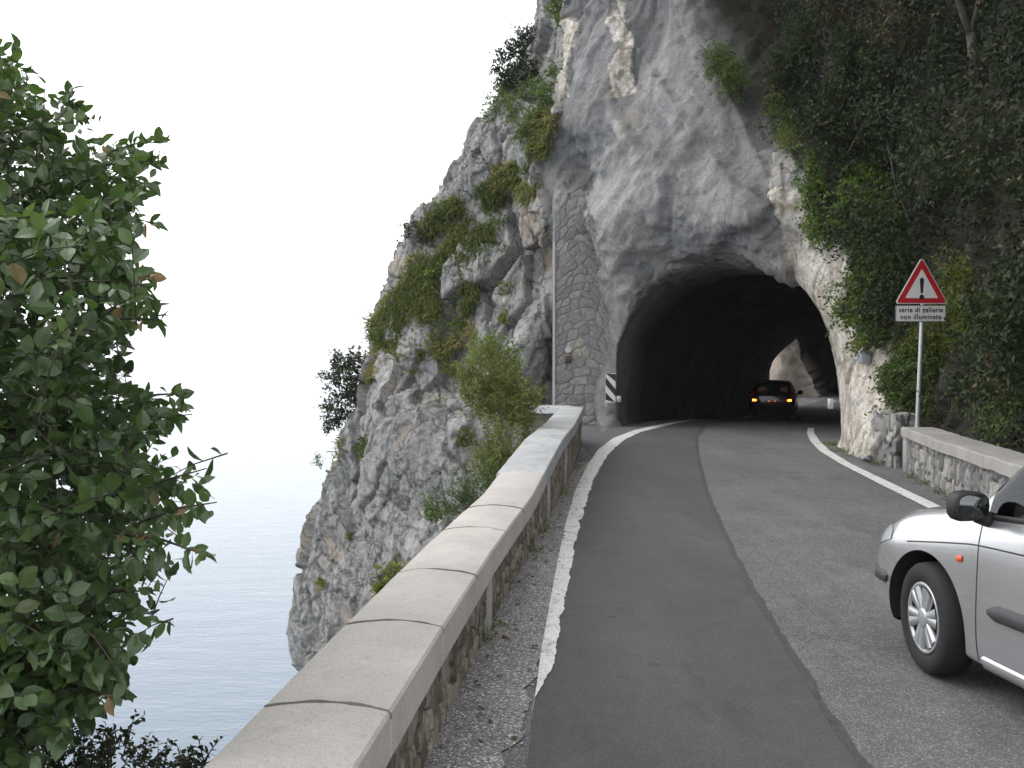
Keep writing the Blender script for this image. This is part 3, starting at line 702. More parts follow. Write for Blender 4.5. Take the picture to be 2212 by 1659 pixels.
# gravel between parapet and lane
GR = g((1100, 1720), (1128, 1600), (1150, 1490), (1178, 1380), (1204, 1260), (1232, 1140), (1258, 1060), (1284, 1000))
GR = [(GR[0][0] - .35, -6), (GR[0][0] - .05, 1.5)] + GR
GL = [(wall_x(y) - .1, y) for _, y in GR]
strip('gravel_verge', GL, GR, .009, M['gravel'], 6, 12, .05, seed=8, eR=.14)
# worn white edge lines
def line_mesh(name, L_, R_, z, wear, seed, fade0=0):
    L_ = np.array(L_, float); R_ = np.array(R_, float); tt = np.concatenate([[0], np.cumsum(np.hypot(*np.diff((L_ + R_) / 2, axis=0).T))])
    t = np.arange(0, tt[-1], .035); A = np.stack([np.interp(t, tt, L_[:, k]) for k in (0, 1)], 1); B = np.stack([np.interp(t, tt, R_[:, k]) for k in (0, 1)], 1)
    rg = np.random.default_rng(seed); jag = np.abs(fbm(np.stack([t * 2.2, t * 0, t * 0], 1), 1, 3, seed)) * 1.6 + rg.random(len(t)) * .45
    jag = jag * wear * np.clip(1 - t / tt[-1] * 1.5, 0.03, 1) + np.clip(1 - t / max(fade0, .01), 0, 1) * 1.0
    B = B + (A - B) * np.clip(jag, 0, .97)[:, None]; A = A + (B - A) * (rg.random(len(t)) * .07 * wear)[:, None]
    V = np.zeros((len(t) * 2, 3)); V[0::2, :2] = A; V[1::2, :2] = B; V[:, 2] = z + road_drop(V[:, 0], V[:, 1])
    F = [(2 * i, 2 * i + 1, 2 * i + 3, 2 * i + 2) for i in range(len(t) - 1)]
    return tag(mesh_obj(name, V, F, M['line_paint']), kind='structure')
WL = g((1150, 1540), (1160, 1480), (1167, 1420), (1183, 1330), (1203, 1220), (1222, 1130), (1243, 1060), (1266, 1010), (1292, 972), (1325, 947), (1370, 930), (1405, 922))
WR = g((1176, 1540), (1192, 1480), (1203, 1420), (1220, 1330), (1238, 1220), (1258, 1130), (1278, 1060), (1298, 1012), (1322, 976), (1350, 951), (1385, 934), (1425, 924))
line_mesh('road_marking_left', WL + [axp(-2.0, 5), axp(-2.0, 16)], WR + [axp(-1.88, 5), axp(-1.88, 16)], .0125, .24, 4, .7)
RL = g((2120, 1165), (2010, 1102), (1900, 1047), (1815, 1003), (1770, 975), (1750, 953), (1743, 937), (1745, 925))
RR = g((2175, 1165), (2050, 1104), (1930, 1047), (1838, 1003), (1793, 975), (1770, 953), (1759, 937), (1758, 925))
line_mesh('road_marking_right', [(RL[0][0] - 1.6, -4)] + RL, [(RL[0][0] - 1.45, -4)] + RR, .0125, .08, 5)

hb = MB(); hb.box((0, 0, -2.0), (8000, 8000, 84)); nh = N('haze'); nh.t.nodes.remove(nh.b)
pv = nh.n('ShaderNodeVolumePrincipled'); pv.inputs['Color'].default_value = (.96, .97, 1, 1); pv.inputs['Density'].default_value = .0003; pv.inputs['Anisotropy'].default_value = .2
nh.l(pv.outputs[0], nh.out.inputs['Volume'])
tag(hb.build('haze', nh.m, smooth=False), kind='stuff')
# ================================================================ MASONRY
def stones(w, h, cw_, ch, seed, res=.018, relief=.035, irregular=.85, vert=False):
    """rubble stone face on a (w x h) sheet: returns u, v grids, depth, stone id, mortar mask"""
    nx = max(4, int(w / res)); ny = max(4, int(h / res)); rg = np.random.default_rng(seed)
    u, v = np.meshgrid(np.linspace(0, w, nx + 1), np.linspace(0, h, ny + 1), indexing='ij')
    pts = []; y = -ch
    while y < h + ch:
        hh = ch * (.7 + .6 * rg.random()); x = -cw_ * rg.random() - cw_
        while x < w + cw_:
            ww = cw_ * (.55 + .95 * rg.random()); pts.append((x + ww / 2, y + hh / 2 + (rg.random() - .5) * hh * irregular, ww, hh)); x += ww
        y += hh
    pts = np.array(pts)
    wob = np.stack([u, v, u * 0], -1).reshape(-1, 3); uu = u.ravel() + fbm(wob, 6 / max(cw_, .1) * .25, 3, seed) * cw_ * .16; vv = v.ravel() + fbm(wob + 7, 6 / max(cw_, .1) * .25, 3, seed + 3) * ch * .16
    b1 = np.full(u.size, 9e9); b2 = b1.copy(); sid = np.zeros(u.size); tx = b1 * 0; ty = b1 * 0
    order = rg.random(len(pts)); n1 = rg.random(len(pts)) - .5; n2 = rg.random(len(pts)) - .5; dd = rg.random(len(pts))
    for i, (x, y, ww, hh) in enumerate(pts):
        m = (np.abs(uu - x) < cw_ * 2) & (np.abs(vv - y) < ch * 2)
        if not m.any(): continue
        dx = (uu[m] - x) / ww; dy = (vv[m] - y) / hh
        q = (np.abs(dx) ** 3 + np.abs(dy) ** 3) ** (1 / 3)
        c1 = b1[m]; c2 = b2[m]; w_ = q < c1
        b2[m] = np.where(w_, c1, np.minimum(c2, q)); b1[m] = np.where(w_, q, c1)
        s_ = sid[m]; s_[w_] = order[i]; sid[m] = s_
        t_ = tx[m]; t_[w_] = (dx * n1[i] + dy * n2[i] + dd[i] * .5)[w_]; tx[m] = t_
    e = b2 - b1; mor = sstep(.10, .03, e)
    d = relief * (sstep(.02, .22, e) * (.75 + tx * .6)) + fbm(wob, 9, 4, seed + 5) * relief * .22 + fbm(wob, 40, 2, seed + 6) * relief * .08
    return u, v, d.reshape(u.shape), sid, mor
def grid_faces(nx, ny, flip=False):
    i, j = np.meshgrid(np.arange(nx - 1), np.arange(ny - 1), indexing='ij'); a = (i * ny + j).ravel(); F = np.stack([a, a + ny, a + ny + 1, a + 1], 1)
    return F[:, ::-1] if flip else F
def path_pts(poly, s):
    poly = np.array(poly, float); t = np.concatenate([[0], np.cumsum(np.hypot(*np.diff(poly, axis=0).T))])
    x = np.interp(s, t, poly[:, 0]); y = np.interp(s, t, poly[:, 1])
    dx = np.interp(s + .3, t, poly[:, 0]) - np.interp(s - .3, t, poly[:, 0]); dy = np.interp(s + .3, t, poly[:, 1]) - np.interp(s - .3, t, poly[:, 1])
    l = np.hypot(dx, dy) + 1e-9; return x, y, dx / l, dy / l, t[-1]
def wall_body(name, poly, top, thick, mat, parent, side, cw_, ch, seed, s0=0, s1=None, res=.02, relief=.035, zlo=-.15):
    """stone body along polyline; side=+1: seen face is on the right of the direction of travel"""
    L = path_pts(poly, np.array([0.]))[4]; s1 = L if s1 is None else s1
    hmax = float(max(top(s0), top(s1))) - zlo
    u, v, d, sid, mor = stones(s1 - s0, hmax, cw_, ch, seed, res, relief)
    x, y, dx, dy, _ = path_pts(poly, s0 + u[:, 0])
    T = top(s0 + u[:, 0]) - zlo; k = (T / hmax)[:, None]
    nxn = dy * side; nyn = -dx * side
    X = x[:, None] + nxn[:, None] * (d - relief); Y = y[:, None] + nyn[:, None] * (d - relief); Z = zlo + v * k
    V = np.stack([X, Y, Z], -1).reshape(-1, 3); n1, n2 = u.shape; F = grid_faces(n1, n2, side < 0)
    # back face, top and ends
    bx = x - nxn * thick; by = y - nyn * thick; b0 = len(V)
    back = np.concatenate([np.stack([bx, by, np.full(n1, zlo)], 1), np.stack([bx, by, zlo + T], 1)])
    V = np.concatenate([V, back]); Fl = [tuple(f) for f in F.tolist()]
    for i in range(n1 - 1):
        Fl.append((b0 + i, b0 + i + 1, b0 + n1 + i + 1, b0 + n1 + i)); Fl.append((i * n2 + n2 - 1, (i + 1) * n2 + n2 - 1, b0 + n1 + i + 1, b0 + n1 + i))
    for i in (0, n1 - 1): Fl.append(tuple(range(i * n2, i * n2 + n2)) + (b0 + n1 + i, b0 + i))
    z = np.zeros(len(back)); return mesh_obj(name, V, Fl, mat, parent, True, False, dict(sid=np.concatenate([sid, z + .3]), mor=np.concatenate([mor, z])))
def coping(name, poly, top, prof, mat, parent, side, s0, s1, joints, seed, step=.035, groove=.013, jit=.004):
    """profile swept along a polyline; prof = [(offset to the seen side, z)], joints = positions with a groove"""
    ss = [s0]
    for j in joints:
        if s0 < j < s1: ss += [j - .012, j - .004, j + .004, j + .012]
    ss += list(np.arange(s0, s1, step)) + [s1]; ss = np.unique(np.round(ss, 4))
    x, y, dx, dy, _ = path_pts(poly, ss); T = top(ss); P = np.array(prof); V = []
    c = P.mean(0)
    for i, s in enumerate(ss):
        gq = groove if any(abs(s - j) < .006 for j in joints) else 0.0
        V.append(np.stack([x[i] + dy[i] * side * P[:, 0], y[i] - dx[i] * side * P[:, 0], T[i] + P[:, 1] - gq * (P[:, 1] > -.05)], 1) - 0)
        if gq: V[-1][:, 0] -= dy[i] * side * gq * .7 * np.sign(P[:, 0] - c[0]); V[-1][:, 1] += dx[i] * side * gq * .7 * np.sign(P[:, 0] - c[0])
    V = np.concatenate(V); m = len(P); n_ = fbm(V, 3.0, 3, seed)[:, None] * jit * 2 + fbm(V, 14.0, 3, seed + 2)[:, None] * jit
    V = V + n_ * np.array([.5, .5, 1])
    F = []
    for i in range(len(ss) - 1):
        for k in range(m):
            k2 = (k + 1) % m; F.append((i * m + k, i * m + k2, (i + 1) * m + k2, (i + 1) * m + k))
    F.append(tuple(range(m - 1, -1, -1))); F.append(tuple((len(ss) - 1) * m + k for k in range(m)))
    if side > 0: F = [f[::-1] for f in F]
    return mesh_obj(name, V, F, mat, parent, False)
# ---- lake-side parapet
LP = [(wall_x(y), y) for y in (-6, -2, 1, 3, 4.48, 6.5, 9, 11, 13.18, 16.06, 18.5, 21.1)]
Ltot = path_pts(LP, np.array([0.]))[4]
def ysel(s): return np.interp(s, np.concatenate([[0], np.cumsum(np.hypot(*np.diff(np.array(LP), axis=0).T))]), [p[1] for p in LP])
def ltop(s): return np.interp(ysel(s), [-6, 9.2, 10.4, 13, 21.1], [.55, .55, .62, .75, .77]) - .17
s_of = lambda yy: float(np.interp(yy, [p[1] for p in LP], np.concatenate([[0], np.cumsum(np.hypot(*np.diff(np.array(LP), axis=0).T))])))
def camber(wd, th, edge, over=.035, n_=15):
    # outer edge to inner edge, gently arched top
    xs_ = np.linspace(over - .009, -wd + over + .009, n_); P = [(over, 0), (over, th - .012)] + [(x_, th + edge * (1 - ((x_ + wd / 2 - over) / (wd / 2)) ** 2)) for x_ in xs_] + [(-wd + over, th - .014), (-wd + over, 0)]
    return P
pw = thing('parapet_wall', 'low rubble stone parapet with smooth pale coping between road and lake', 'parapet wall', (wall_x(3), 3, 0))
wall_body('masonry', LP, ltop, .40, M['rubble_left'], pw, 1, .085, .20, 11, 0.5, Ltot, .02, .035)
# pairs of smooth joints: positions seen on the coping
jy = [1.2, 2.4, 3.51, 4.62, 5.75, 7.2, 8.3, 9.3]
seam = s_of(10.25)
c_ = coping('coping', LP, lambda s: ltop(s), camber(.47, .17, .028), M['coping_pale'], pw, 1, 0, seam - .003, [s_of(q) for q in jy], 3)
c_['label'] = 'smooth beige coping with curved joints'
c_ = coping('coping', LP, lambda s: ltop(s) + .004, camber(.50, .165, .012), M['coping_grey'], pw, 1, seam + .003, Ltot, [s_of(q) for q in (14.9, 17.2)], 23, jit=.009)
c_['label'] = 'rougher whitish grey coping at the far end'
for yy, wd in ((6.55, .11), (11.2, .10), (14.1, .10)):
    s_ = s_of(yy); x, y, dx, dy, _ = path_pts(LP, np.array([s_])); m = MB(); m.box((float(x[0]) - .045, yy, float(ltop(s_)) / 2 - .03), (.13, wd, float(ltop(s_)) + .05), .008, -math.atan2(float(dx[0]), float(dy[0])))
    m.build('pilaster', M['coping_right'], pw, local=False)
import builtins
for q in (2.4, 3.51, 4.62, 5.75, 7.2, 8.3, 14.9, 17.2):
    s_ = s_of(q); x, y, dx, dy, _ = path_pts(LP, np.array([s_])); x, y, dx, dy = (float(v[0]) for v in (x, y, dx, dy)); T_ = float(ltop(s_)); wd_, ed_ = (.47, .028) if q < 10 else (.50, .012)
    PR = camber(wd_, .17 if q < 10 else .169, ed_, n_=25)[1:-1]; V = []
    for (o_, z_) in PR:
        wob = .006 * math.sin(o_ * 40 + q * 5); c_ = Vector((x + dy * (o_ + .0) , y - dx * o_, T_ + z_ + .0018))
        for e in (-1, 1): V.append(c_ + Vector((dx, dy, 0)) * (e * .0021 + wob))
    V[0] = V[0] + Vector((dy, -dx, 0)) * .003; V[1] = V[1] + Vector((dy, -dx, 0)) * .003
    lo = [v + Vector((0, 0, -.02)) for v in V]; n2_ = len(V)
    F = [(2 * i, 2 * i + 1, 2 * i + 3, 2 * i + 2) for i in range(len(PR) - 1)] + [(n2_ + 2 * i, 2 * i, 2 * i + 2, n2_ + 2 * i + 2) for i in range(len(PR) - 1)] + [(2 * i + 1, n2_ + 2 * i + 1, n2_ + 2 * i + 3, 2 * i + 3) for i in range(len(PR) - 1)]
    mesh_obj('coping_joint', V + lo, F, M['joint_grime'], pw)
# short return of the parapet at its far end, turning toward the cliff
RP = [(1.46, 21.55), (.55, 22.4), (.35, 24.5)]
t = thing('parapet_wall', 'short grey parapet return turning outward beyond the far end of the lakeside wall', 'parapet wall', (.6, 22.4, 0))
Lr = path_pts(RP, np.array([0.]))[4]
wall_body('masonry', RP, lambda s: .62 + 0 * np.asarray(s), .35, M['rubble_left'], t, 1, .13, .16, 31, 0, Lr, .035, .04)
coping('coping', RP, lambda s: .62 + 0 * np.asarray(s), camber(.46, .15, .012), M['coping_grey'], t, 1, 0, Lr, [.9], 33, jit=.008)
# ---- right-hand parapet
QP = [(6.30, 15.95), (rwall_x(13.5), 13.5), (rwall_x(10.46), 10.46), (rwall_x(7), 7), (rwall_x(3), 3), (rwall_x(-3), -3)]
Lq = path_pts(QP, np.array([0.]))[4]
t = thing('parapet_wall', 'rubble stone wall with flat dressed coping beside the right lane below the bushes', 'parapet wall', (6.3, 15.95, 0))
qtop = lambda s: .56 + 0 * np.asarray(s)
wall_body('masonry', QP, qtop, .38, M['rubble_right'], t, 1, .13, .26, 41, .30, Lq, .022, .055)
coping('coping', QP, qtop, [(.05, 0), (.05, .135), (.038, .15), (-.43, .155), (-.445, .14), (-.445, 0)], M['coping_right'], t, 1, -.02, Lq, [1.55, 3.1, 4.7, 6.3, 7.9, 9.5, 11.1], 43, jit=.005)
m = MB(); x, y, dx, dy, _ = path_pts(QP, np.array([.15])); m.box((float(x[0]) + .17, float(y[0]), .27), (.38, .27, .58), .012, -math.atan2(-float(dx[0]), -float(dy[0])))
m.build('end_post', M['coping_right'], t, local=False)
# old stone pier between rock and parapet
def rough_block(name, c, d, mat, parent, seed, rz=0, n_=14, amp=.03, attrs=True):
    V = []; F = []
    for ax in range(3):
        for sg in (-1, 1):
            a, b = [(1, 2), (2, 0), (0, 1)][ax]; s = len(V)
            for i in range(n_ + 1):
                for j in range(n_ + 1):
                    p = [0, 0, 0]; p[ax] = sg * .5; p[a] = i / n_ - .5; p[b] = j / n_ - .5; V.append(p)
            for i in range(n_):
                for j in range(n_):
                    f = (s + i * (n_ + 1) + j, s + (i + 1) * (n_ + 1) + j, s + (i + 1) * (n_ + 1) + j + 1, s + i * (n_ + 1) + j + 1); F.append(f if sg > 0 else f[::-1])
    V = np.array(V); r_ = np.linalg.norm(V, axis=1)[:, None]; V = V * (1 - .06 * sstep(.62, .87, r_)); V = V * np.array(d)
    fc = facets(V + seed * 3.3, (5, 5, 4), seed); dirn = V / (np.linalg.norm(V, axis=1)[:, None] + 1e-6)
    V = V + dirn * (fc[:, 0] * amp + fbm(V + seed, 9, 4, seed) * amp * .7 - sstep(.1, 0, fc[:, 1]) * amp * .8)[:, None]
    ca, sa = math.cos(rz), math.sin(rz); V = np.stack([V[:, 0] * ca - V[:, 1] * sa, V[:, 0] * sa + V[:, 1] * ca, V[:, 2]], 1) + np.array(c)
    return mesh_obj(name, V, F, mat, parent, True, False, dict(sid=fc[:, 2], mor=sstep(.08, 0.02, fc[:, 1])))
o = rough_block('stone_pier', (6.47, 16.75, .40), (.42, .75, 1.0), M['rubble_right'], None, 5, .15, 22, .05); tag(o, 'rough weathered stone pier between the pale rock and the right-hand wall', 'stone pier')
# ---- tall masonry buttress left of the portal
bt = thing('stone_buttress', 'tall rubble masonry buttress with rounded top left of the tunnel mouth', 'buttress', (1.9, 28, 0))
bw = 1.62; bh = 7.15; zb0 = -.6
u, v, d, sid, mor = stones(bw, bh, .36, .27, 77, .022, .030, .75)
# rounded head: clip the sheet to an outline by squeezing the top rows
tp = 6.05 + zb0 * 0; x01 = u / bw
head = np.interp(x01, [0, .12, .3, .5, .68, .82, .93, 1], [5.72, 5.95, 6.25, 6.45, 6.35, 6.0, 5.4, 4.7]) - zb0
k = np.minimum(1, head / bh)
X = 1.16 + u; wid = np.interp(v * k + zb0, [0, 2.5, 4.5, 5.2, 7], [1.62, 1.62, 1.50, 1.42, 1.35]) / 1.62; X = 1.16 + u * wid
Z = zb0 + v * k; Yb = 27.30 + .10 * x01 - d - .10 * sstep(.85, 1., v / bh) * 0
Vf = np.stack([X, Yb, Z], -1); n1, n2 = u.shape
Vb = np.stack([X[:, [0, -1]], Yb[:, [0, -1]] * 0 + 29.0, Z[:, [0, -1]]], -1)
Vall = np.concatenate([Vf.reshape(-1, 3), np.stack([X[0], X[0] * 0 + 29.2, Z[0]], 1), np.stack([X[:, -1], X[:, -1] * 0 + 29.2, Z[:, -1]], 1), np.stack([X[-1], X[-1] * 0 + 29.2, Z[-1]], 1)])
F = [tuple(f) for f in grid_faces(n1, n2).tolist()]; b0 = n1 * n2
for j in range(n2 - 1): F.append((j, j + 1, b0 + j + 1, b0 + j))
b1_ = b0 + n2
for i in range(n1 - 1): F.append((i * n2 + n2 - 1, (i + 1) * n2 + n2 - 1, b1_ + i + 1, b1_ + i))
b2_ = b1_ + n1
for j in range(n2 - 1): F.append(((n1 - 1) * n2 + j, b2_ + j, b2_ + j + 1, (n1 - 1) * n2 + j + 1))
ex = len(Vall) - b0
mesh_obj('masonry', Vall, F, M['rubble_buttress'], bt, True, False, dict(sid=np.concatenate([sid, np.full(ex, .4)]), mor=np.concatenate([mor, np.zeros(ex)])))
# pale mortar strip down its left corner
zz = np.linspace(.1, 5.0, 90); P_ = np.stack([zz * 0, zz * 0, zz], 1); wv = .022 + .014 * fbm(P_, 3, 3, 4)
V = np.concatenate([np.stack([1.155 - wv * 0 - .02, 27.25 + zz * 0, zz], 1), np.stack([1.155 + wv, 27.225 + zz * 0, zz], 1), np.stack([1.155 + wv, 27.35 + zz * 0, zz], 1)])
nz = len(zz); F = [(i, nz + i, nz + i + 1, i + 1) for i in range(nz - 1)] + [(nz + i, 2 * nz + i, 2 * nz + i + 1, nz + i + 1) for i in range(nz - 1)]
mesh_obj('corner_mortar', V, F, M['pale_mortar'] if 'pale_mortar' in M else M['coping_pale'], bt)
# little plaque and rusty box on the buttress
t = thing('wall_plaque', 'small round-topped grey number plate fixed on the stone buttress', 'plaque', (1.53, 27.21, 2.05))
def disc_plate(r, th, w2, h2, n_=24):
    m = MB(); pts = [(r * math.cos(a), r * math.sin(a)) for a in np.linspace(0, 2 * math.pi, n_, endpoint=False)]
    V = [(x, 0, z) for x, z in pts] + [(x, th, z) for x, z in pts]
    m.add(V, [tuple(range(n_)), tuple(range(2 * n_ - 1, n_ - 1, -1))] + [(i, n_ + i, n_ + (i + 1) % n_, (i + 1) % n_) for i in range(n_)]); return m
disc_plate(.085, .012, 0, 0).build('plate', M['steel'], t, False)
def ring_seg(pts, w_, y, mat, name, parent):
    m = MB()
    for i in range(len(pts) - 1):
        a, b = Vector((pts[i][0], y, pts[i][1])), Vector((pts[i + 1][0], y, pts[i + 1][1])); m.tube([a, b], w_, 6)
    return m.build(name, mat, parent)
ring_seg([(.05 * math.cos(a), .045 * math.sin(a) * 1.3) for a in np.linspace(0, 2 * math.pi, 13)], .008, -.008, M['sign_white'], 'emblem', t)
t2 = MB(); t2.box((1.53, 27.21, 1.79), (.17, .07, .19), .01); tag(t2.build('wall_box', M['rust_box']), 'small rusty brown box on the buttress just below the number plate', 'box')
t = thing('hazard_marker', 'narrow plate with black and white diagonal stripes on the left tunnel pier', 'hazard marker', (*U(1319, 838, 25.15)[:],))
# plate, tilted with the pier, stripes as real inlays
def tilt_poly(pts, th, y0):
    n_ = len(pts); V = [(x, y0, z) for x, z in pts] + [(x, y0 + th, z) for x, z in pts]
    return V, [tuple(range(n_)), tuple(range(2 * n_ - 1, n_ - 1, -1))] + [(i, n_ + i, n_ + (i + 1) % n_, (i + 1) % n_) for i in range(n_)]
hw_, hh_ = .125, .37
m = MB(); m.add(*tilt_poly([(-hw_, -hh_), (hw_, -hh_), (hw_, hh_), (-hw_, hh_)], .015, 0)); m.build('plate', M['sign_white'], t, False)
m = MB()
for z0_ in (-.50, -.12, .26):
    pl = [(-hw_, z0_ + .20), (hw_, z0_ - .10), (hw_, z0_ + .09), (-hw_, z0_ + .39)]
    pl = [(x, min(max(z, -hh_), hh_)) for x, z in pl]
    m.add(*tilt_poly(pl, .003, -.004))
m.build('stripe', M['sign_black'], t, False)
for (px, py, Y, lab) in ((1337, 862, 25.4, 'small pale reflector low on the left tunnel pier, next to the striped plate'), (1389, 860, 29.2, 'small pale reflector on the left wall just inside the tunnel'), (1794, 872, 21.0, 'white reflector box sticking out from the right edge of the tunnel mouth')):
    p = U(px, py, Y); m = MB(); m.box(p, (.11, .05, .16) if px < 1700 else (.11, .08, .22), .01)
    tag(m.build('reflector', M['reflector']), lab, 'reflector', 'reflectors around the tunnel mouth')
h_, n_ = hit(1868, 772); 
p = U(1868, 772, (h_.y if h_ else 19.6) - .30); m = MB(); m.box(p, (.21, .16, .26), .012); m.box(p + Vector((0, -.085, 0)), (.17, .012, .21), .004); m.box(p + Vector((0, .3, -.02)), (.05, .5, .05), .004)
tag(m.build('junction_box', M['box_grey']), 'grey electrical box on the pale rock under the hanging ivy', 'electrical box')
m = MB(); p = G(1392, 1150)
o = rough_block('loose_stone', tuple(G(1304, 933) + Vector((0, 0, .04))), (.13, .1, .09), M['pebble'], None, 8, 0, 5, .02); tag(o, 'small pale stone lying at the foot of the left tunnel pier', 'stone')

# ================================================================ WARNING SIGN
sp = U(1994, 900, 15.75)
sg = thing('warning_sign', 'red and white triangular warning sign with exclamation mark on a grey pole', 'road sign', (sp.x - .05, 15.9, .0))
m = MB(); top_ = U(1994, 640, 15.9) - Vector((sp.x - .05, 15.9, 0)); bot_ = U(1981, 925, 15.9) - Vector((sp.x - .05, 15.9, 0)); dv = (top_ - bot_)
b_ = bot_ - dv * ((bot_.z - .0) / dv.z)
m.tube([b_, bot_, top_, top_ + dv * .05], .035, 16); m.build('pole', M['steel'], sg)
def rtri(c, s, r, y, th, n_=8):
    """rounded triangle pointing up: c centre (x,z), s side"""
    Hh = s * math.sqrt(3) / 2 * 1.02; P = [(0, Hh * 2 / 3), (-s / 2, -Hh / 3), (s / 2, -Hh / 3)]; out = []
    ctr = [(p[0] * (1 - 2 * r / (Hh * 2 / 3)) , p[1] * (1 - 2 * r / (Hh * 2 / 3))) for p in P]
    for k, (cx, cz) in enumerate(ctr):
        a0 = [math.pi / 6, math.pi * 5 / 6, math.pi * 9 / 6][k]
        for i in range(n_ + 1):
            a = a0 + (2 * math.pi / 3) * i / n_; out.append((c[0] + cx + r * math.cos(a), c[1] + cz + r * math.sin(a)))
    return tilt_poly(out, th, y)
o0 = Vector((sp.x - .05, 15.9, 0)); tc = U(1993.5, 622, 15.8) - o0; tc = (tc.x, tc.z); yf = -.055
m = MB(); m.add(*rtri(tc, .845, .035, yf, .018)); m.build('panel', M['sign_edge'], sg, False)
m = MB(); m.add(*rtri(tc, .80, .030, yf - .003, .004)); m.build('red_border', M['sign_red'], sg, False)
m = MB(); m.add(*rtri((tc[0], tc[1] - .003), .525, .010, yf - .006, .004)); m.build('white_field', M['sign_white'], sg, False)
m = MB(); e = []
cx, cz = tc[0], tc[1] - .035
for a in np.linspace(0, math.pi, 9): e.append((cx + .034 * math.cos(a), cz + .165 + .034 * math.sin(a)))
for a in np.linspace(math.pi, 2 * math.pi, 7): e.append((cx + .018 * math.cos(a), cz - .03 + .018 * math.sin(a)))
m.add(*tilt_poly(e, .004, yf - .009)); m.add(*tilt_poly([(cx + .038 * math.cos(a), cz - .105 + .038 * math.sin(a)) for a in np.linspace(0, 2 * math.pi, 20, endpoint=False)], .004, yf - .009))
m.build('exclamation_mark', M['sign_black'], sg, False)
pc = U(1991.5, 677, 15.8) - o0; pcx, pcz = pc.x, pc.z
def rrect(cx, cz, w_, h__, r, y, th):
    out = []
    for k, (sx, sz) in enumerate(((1, 1), (-1, 1), (-1, -1), (1, -1))):
        for i in range(5):
            a = k * math.pi / 2 + math.pi / 2 * i / 4; out.append((cx + sx * (w_ / 2 - r) + r * math.cos(a), cz + sz * (h__ / 2 - r) + r * math.sin(a)))
    return tilt_poly(out, th, y)
tp_ = thing('supplementary_panel', None, None); bpy.data.objects.remove(tp_)
m = MB(); m.add(*rrect(pcx, pcz, .80, .265, .025, yf, .018)); pan = m.build('text_panel', M['sign_back'], sg, False)
m = MB(); m.add(*rrect(pcx, pcz, .775, .24, .02, yf - .003, .004)); m.build('panel_face', M['sign_white'], pan, False)
def text(body, cx, cz, y, size, width, parent, name, mat, bold=.006):
    cu = bpy.data.curves.new(name, 'FONT'); cu.body = body; cu.size = size; cu.align_x = 'CENTER'; cu.align_y = 'CENTER'; cu.extrude = .0015; cu.offset = bold; cu.space_character = 1.12
    o = bpy.data.objects.new(name, cu); col.objects.link(o); dg = bpy.context.evaluated_depsgraph_get(); me = bpy.data.meshes.new_from_object(o.evaluated_get(dg)); bpy.data.objects.remove(o)
    V = np.empty(len(me.vertices) * 3); me.vertices.foreach_get('co', V); V = V.reshape(-1, 3); wv_ = V[:, 0].max() - V[:, 0].min(); V[:, 0] *= width / wv_
    V2 = np.stack([V[:, 0] + cx, y - V[:, 2], V[:, 1] + cz], 1); me.vertices.foreach_set('co', V2.ravel().astype(np.float32)); me.update(); me.materials.append(mat)
    o = bpy.data.objects.new(name, me); col.objects.link(o); o.parent = parent; return o
text('serie di gallerie', pcx, pcz + .055, yf - .0055, .112, .70, pan, 'lettering', M['sign_black'], .0022)
text('non illuminate', pcx, pcz - .055, yf - .0055, .112, .65, pan, 'lettering', M['sign_black'], .0022)
m = MB(); m.box((tc[0], -.02, tc[1] - .12), (.5, .03, .04), .003); m.box((tc[0], -.02, pcz), (.4, .03, .04), .003); m.build('bracket', M['steel'], sg)
# ================================================================ CARS
def pchip(xk, Y, x):
    xk = np.asarray(xk, float); Y = np.asarray(Y, float); h = np.diff(xk); sh = (1,) * (Y.ndim - 1)
    dl = np.diff(Y, axis=0) / h.reshape((-1,) + sh); m = np.zeros_like(Y); m[0] = dl[0]; m[-1] = dl[-1]
    a, b = dl[:-1], dl[1:]; m[1:-1] = np.where(a * b > 0, 2 * a * b / (a + b + 1e-12), 0)
    i = np.clip(np.searchsorted(xk, x) - 1, 0, len(h) - 1); t = ((x - xk[i]) / h[i]).reshape((-1,) + sh); H = h[i].reshape((-1,) + sh)
    return (2 * t**3 - 3 * t**2 + 1) * Y[i] + (t**3 - 2 * t**2 + t) * H * m[i] + (-2 * t**3 + 3 * t**2) * Y[i + 1] + (t**3 - t**2) * H * m[i + 1]
def catmull(P, u):
    """P (n, K, 2) at integer params, u (m,) -> (n, m, 2)"""
    K = P.shape[1]; i = np.clip(np.floor(u).astype(int), 0, K - 2); t = (u - i)[None, :, None]
    g_ = lambda j: P[:, np.clip(j, 0, K - 1)]
    a, b, c, d = g_(i - 1), g_(i), g_(i + 1), g_(i + 2)
    # gentler tangents keep the section from overshooting
    m1 = (c - a) * .38; m2 = (d - b) * .38
    return (2 * t**3 - 3 * t**2 + 1) * b + (t**3 - 2 * t**2 + t) * m1 + (-2 * t**3 + 3 * t**2) * c + (t**3 - t**2) * m2
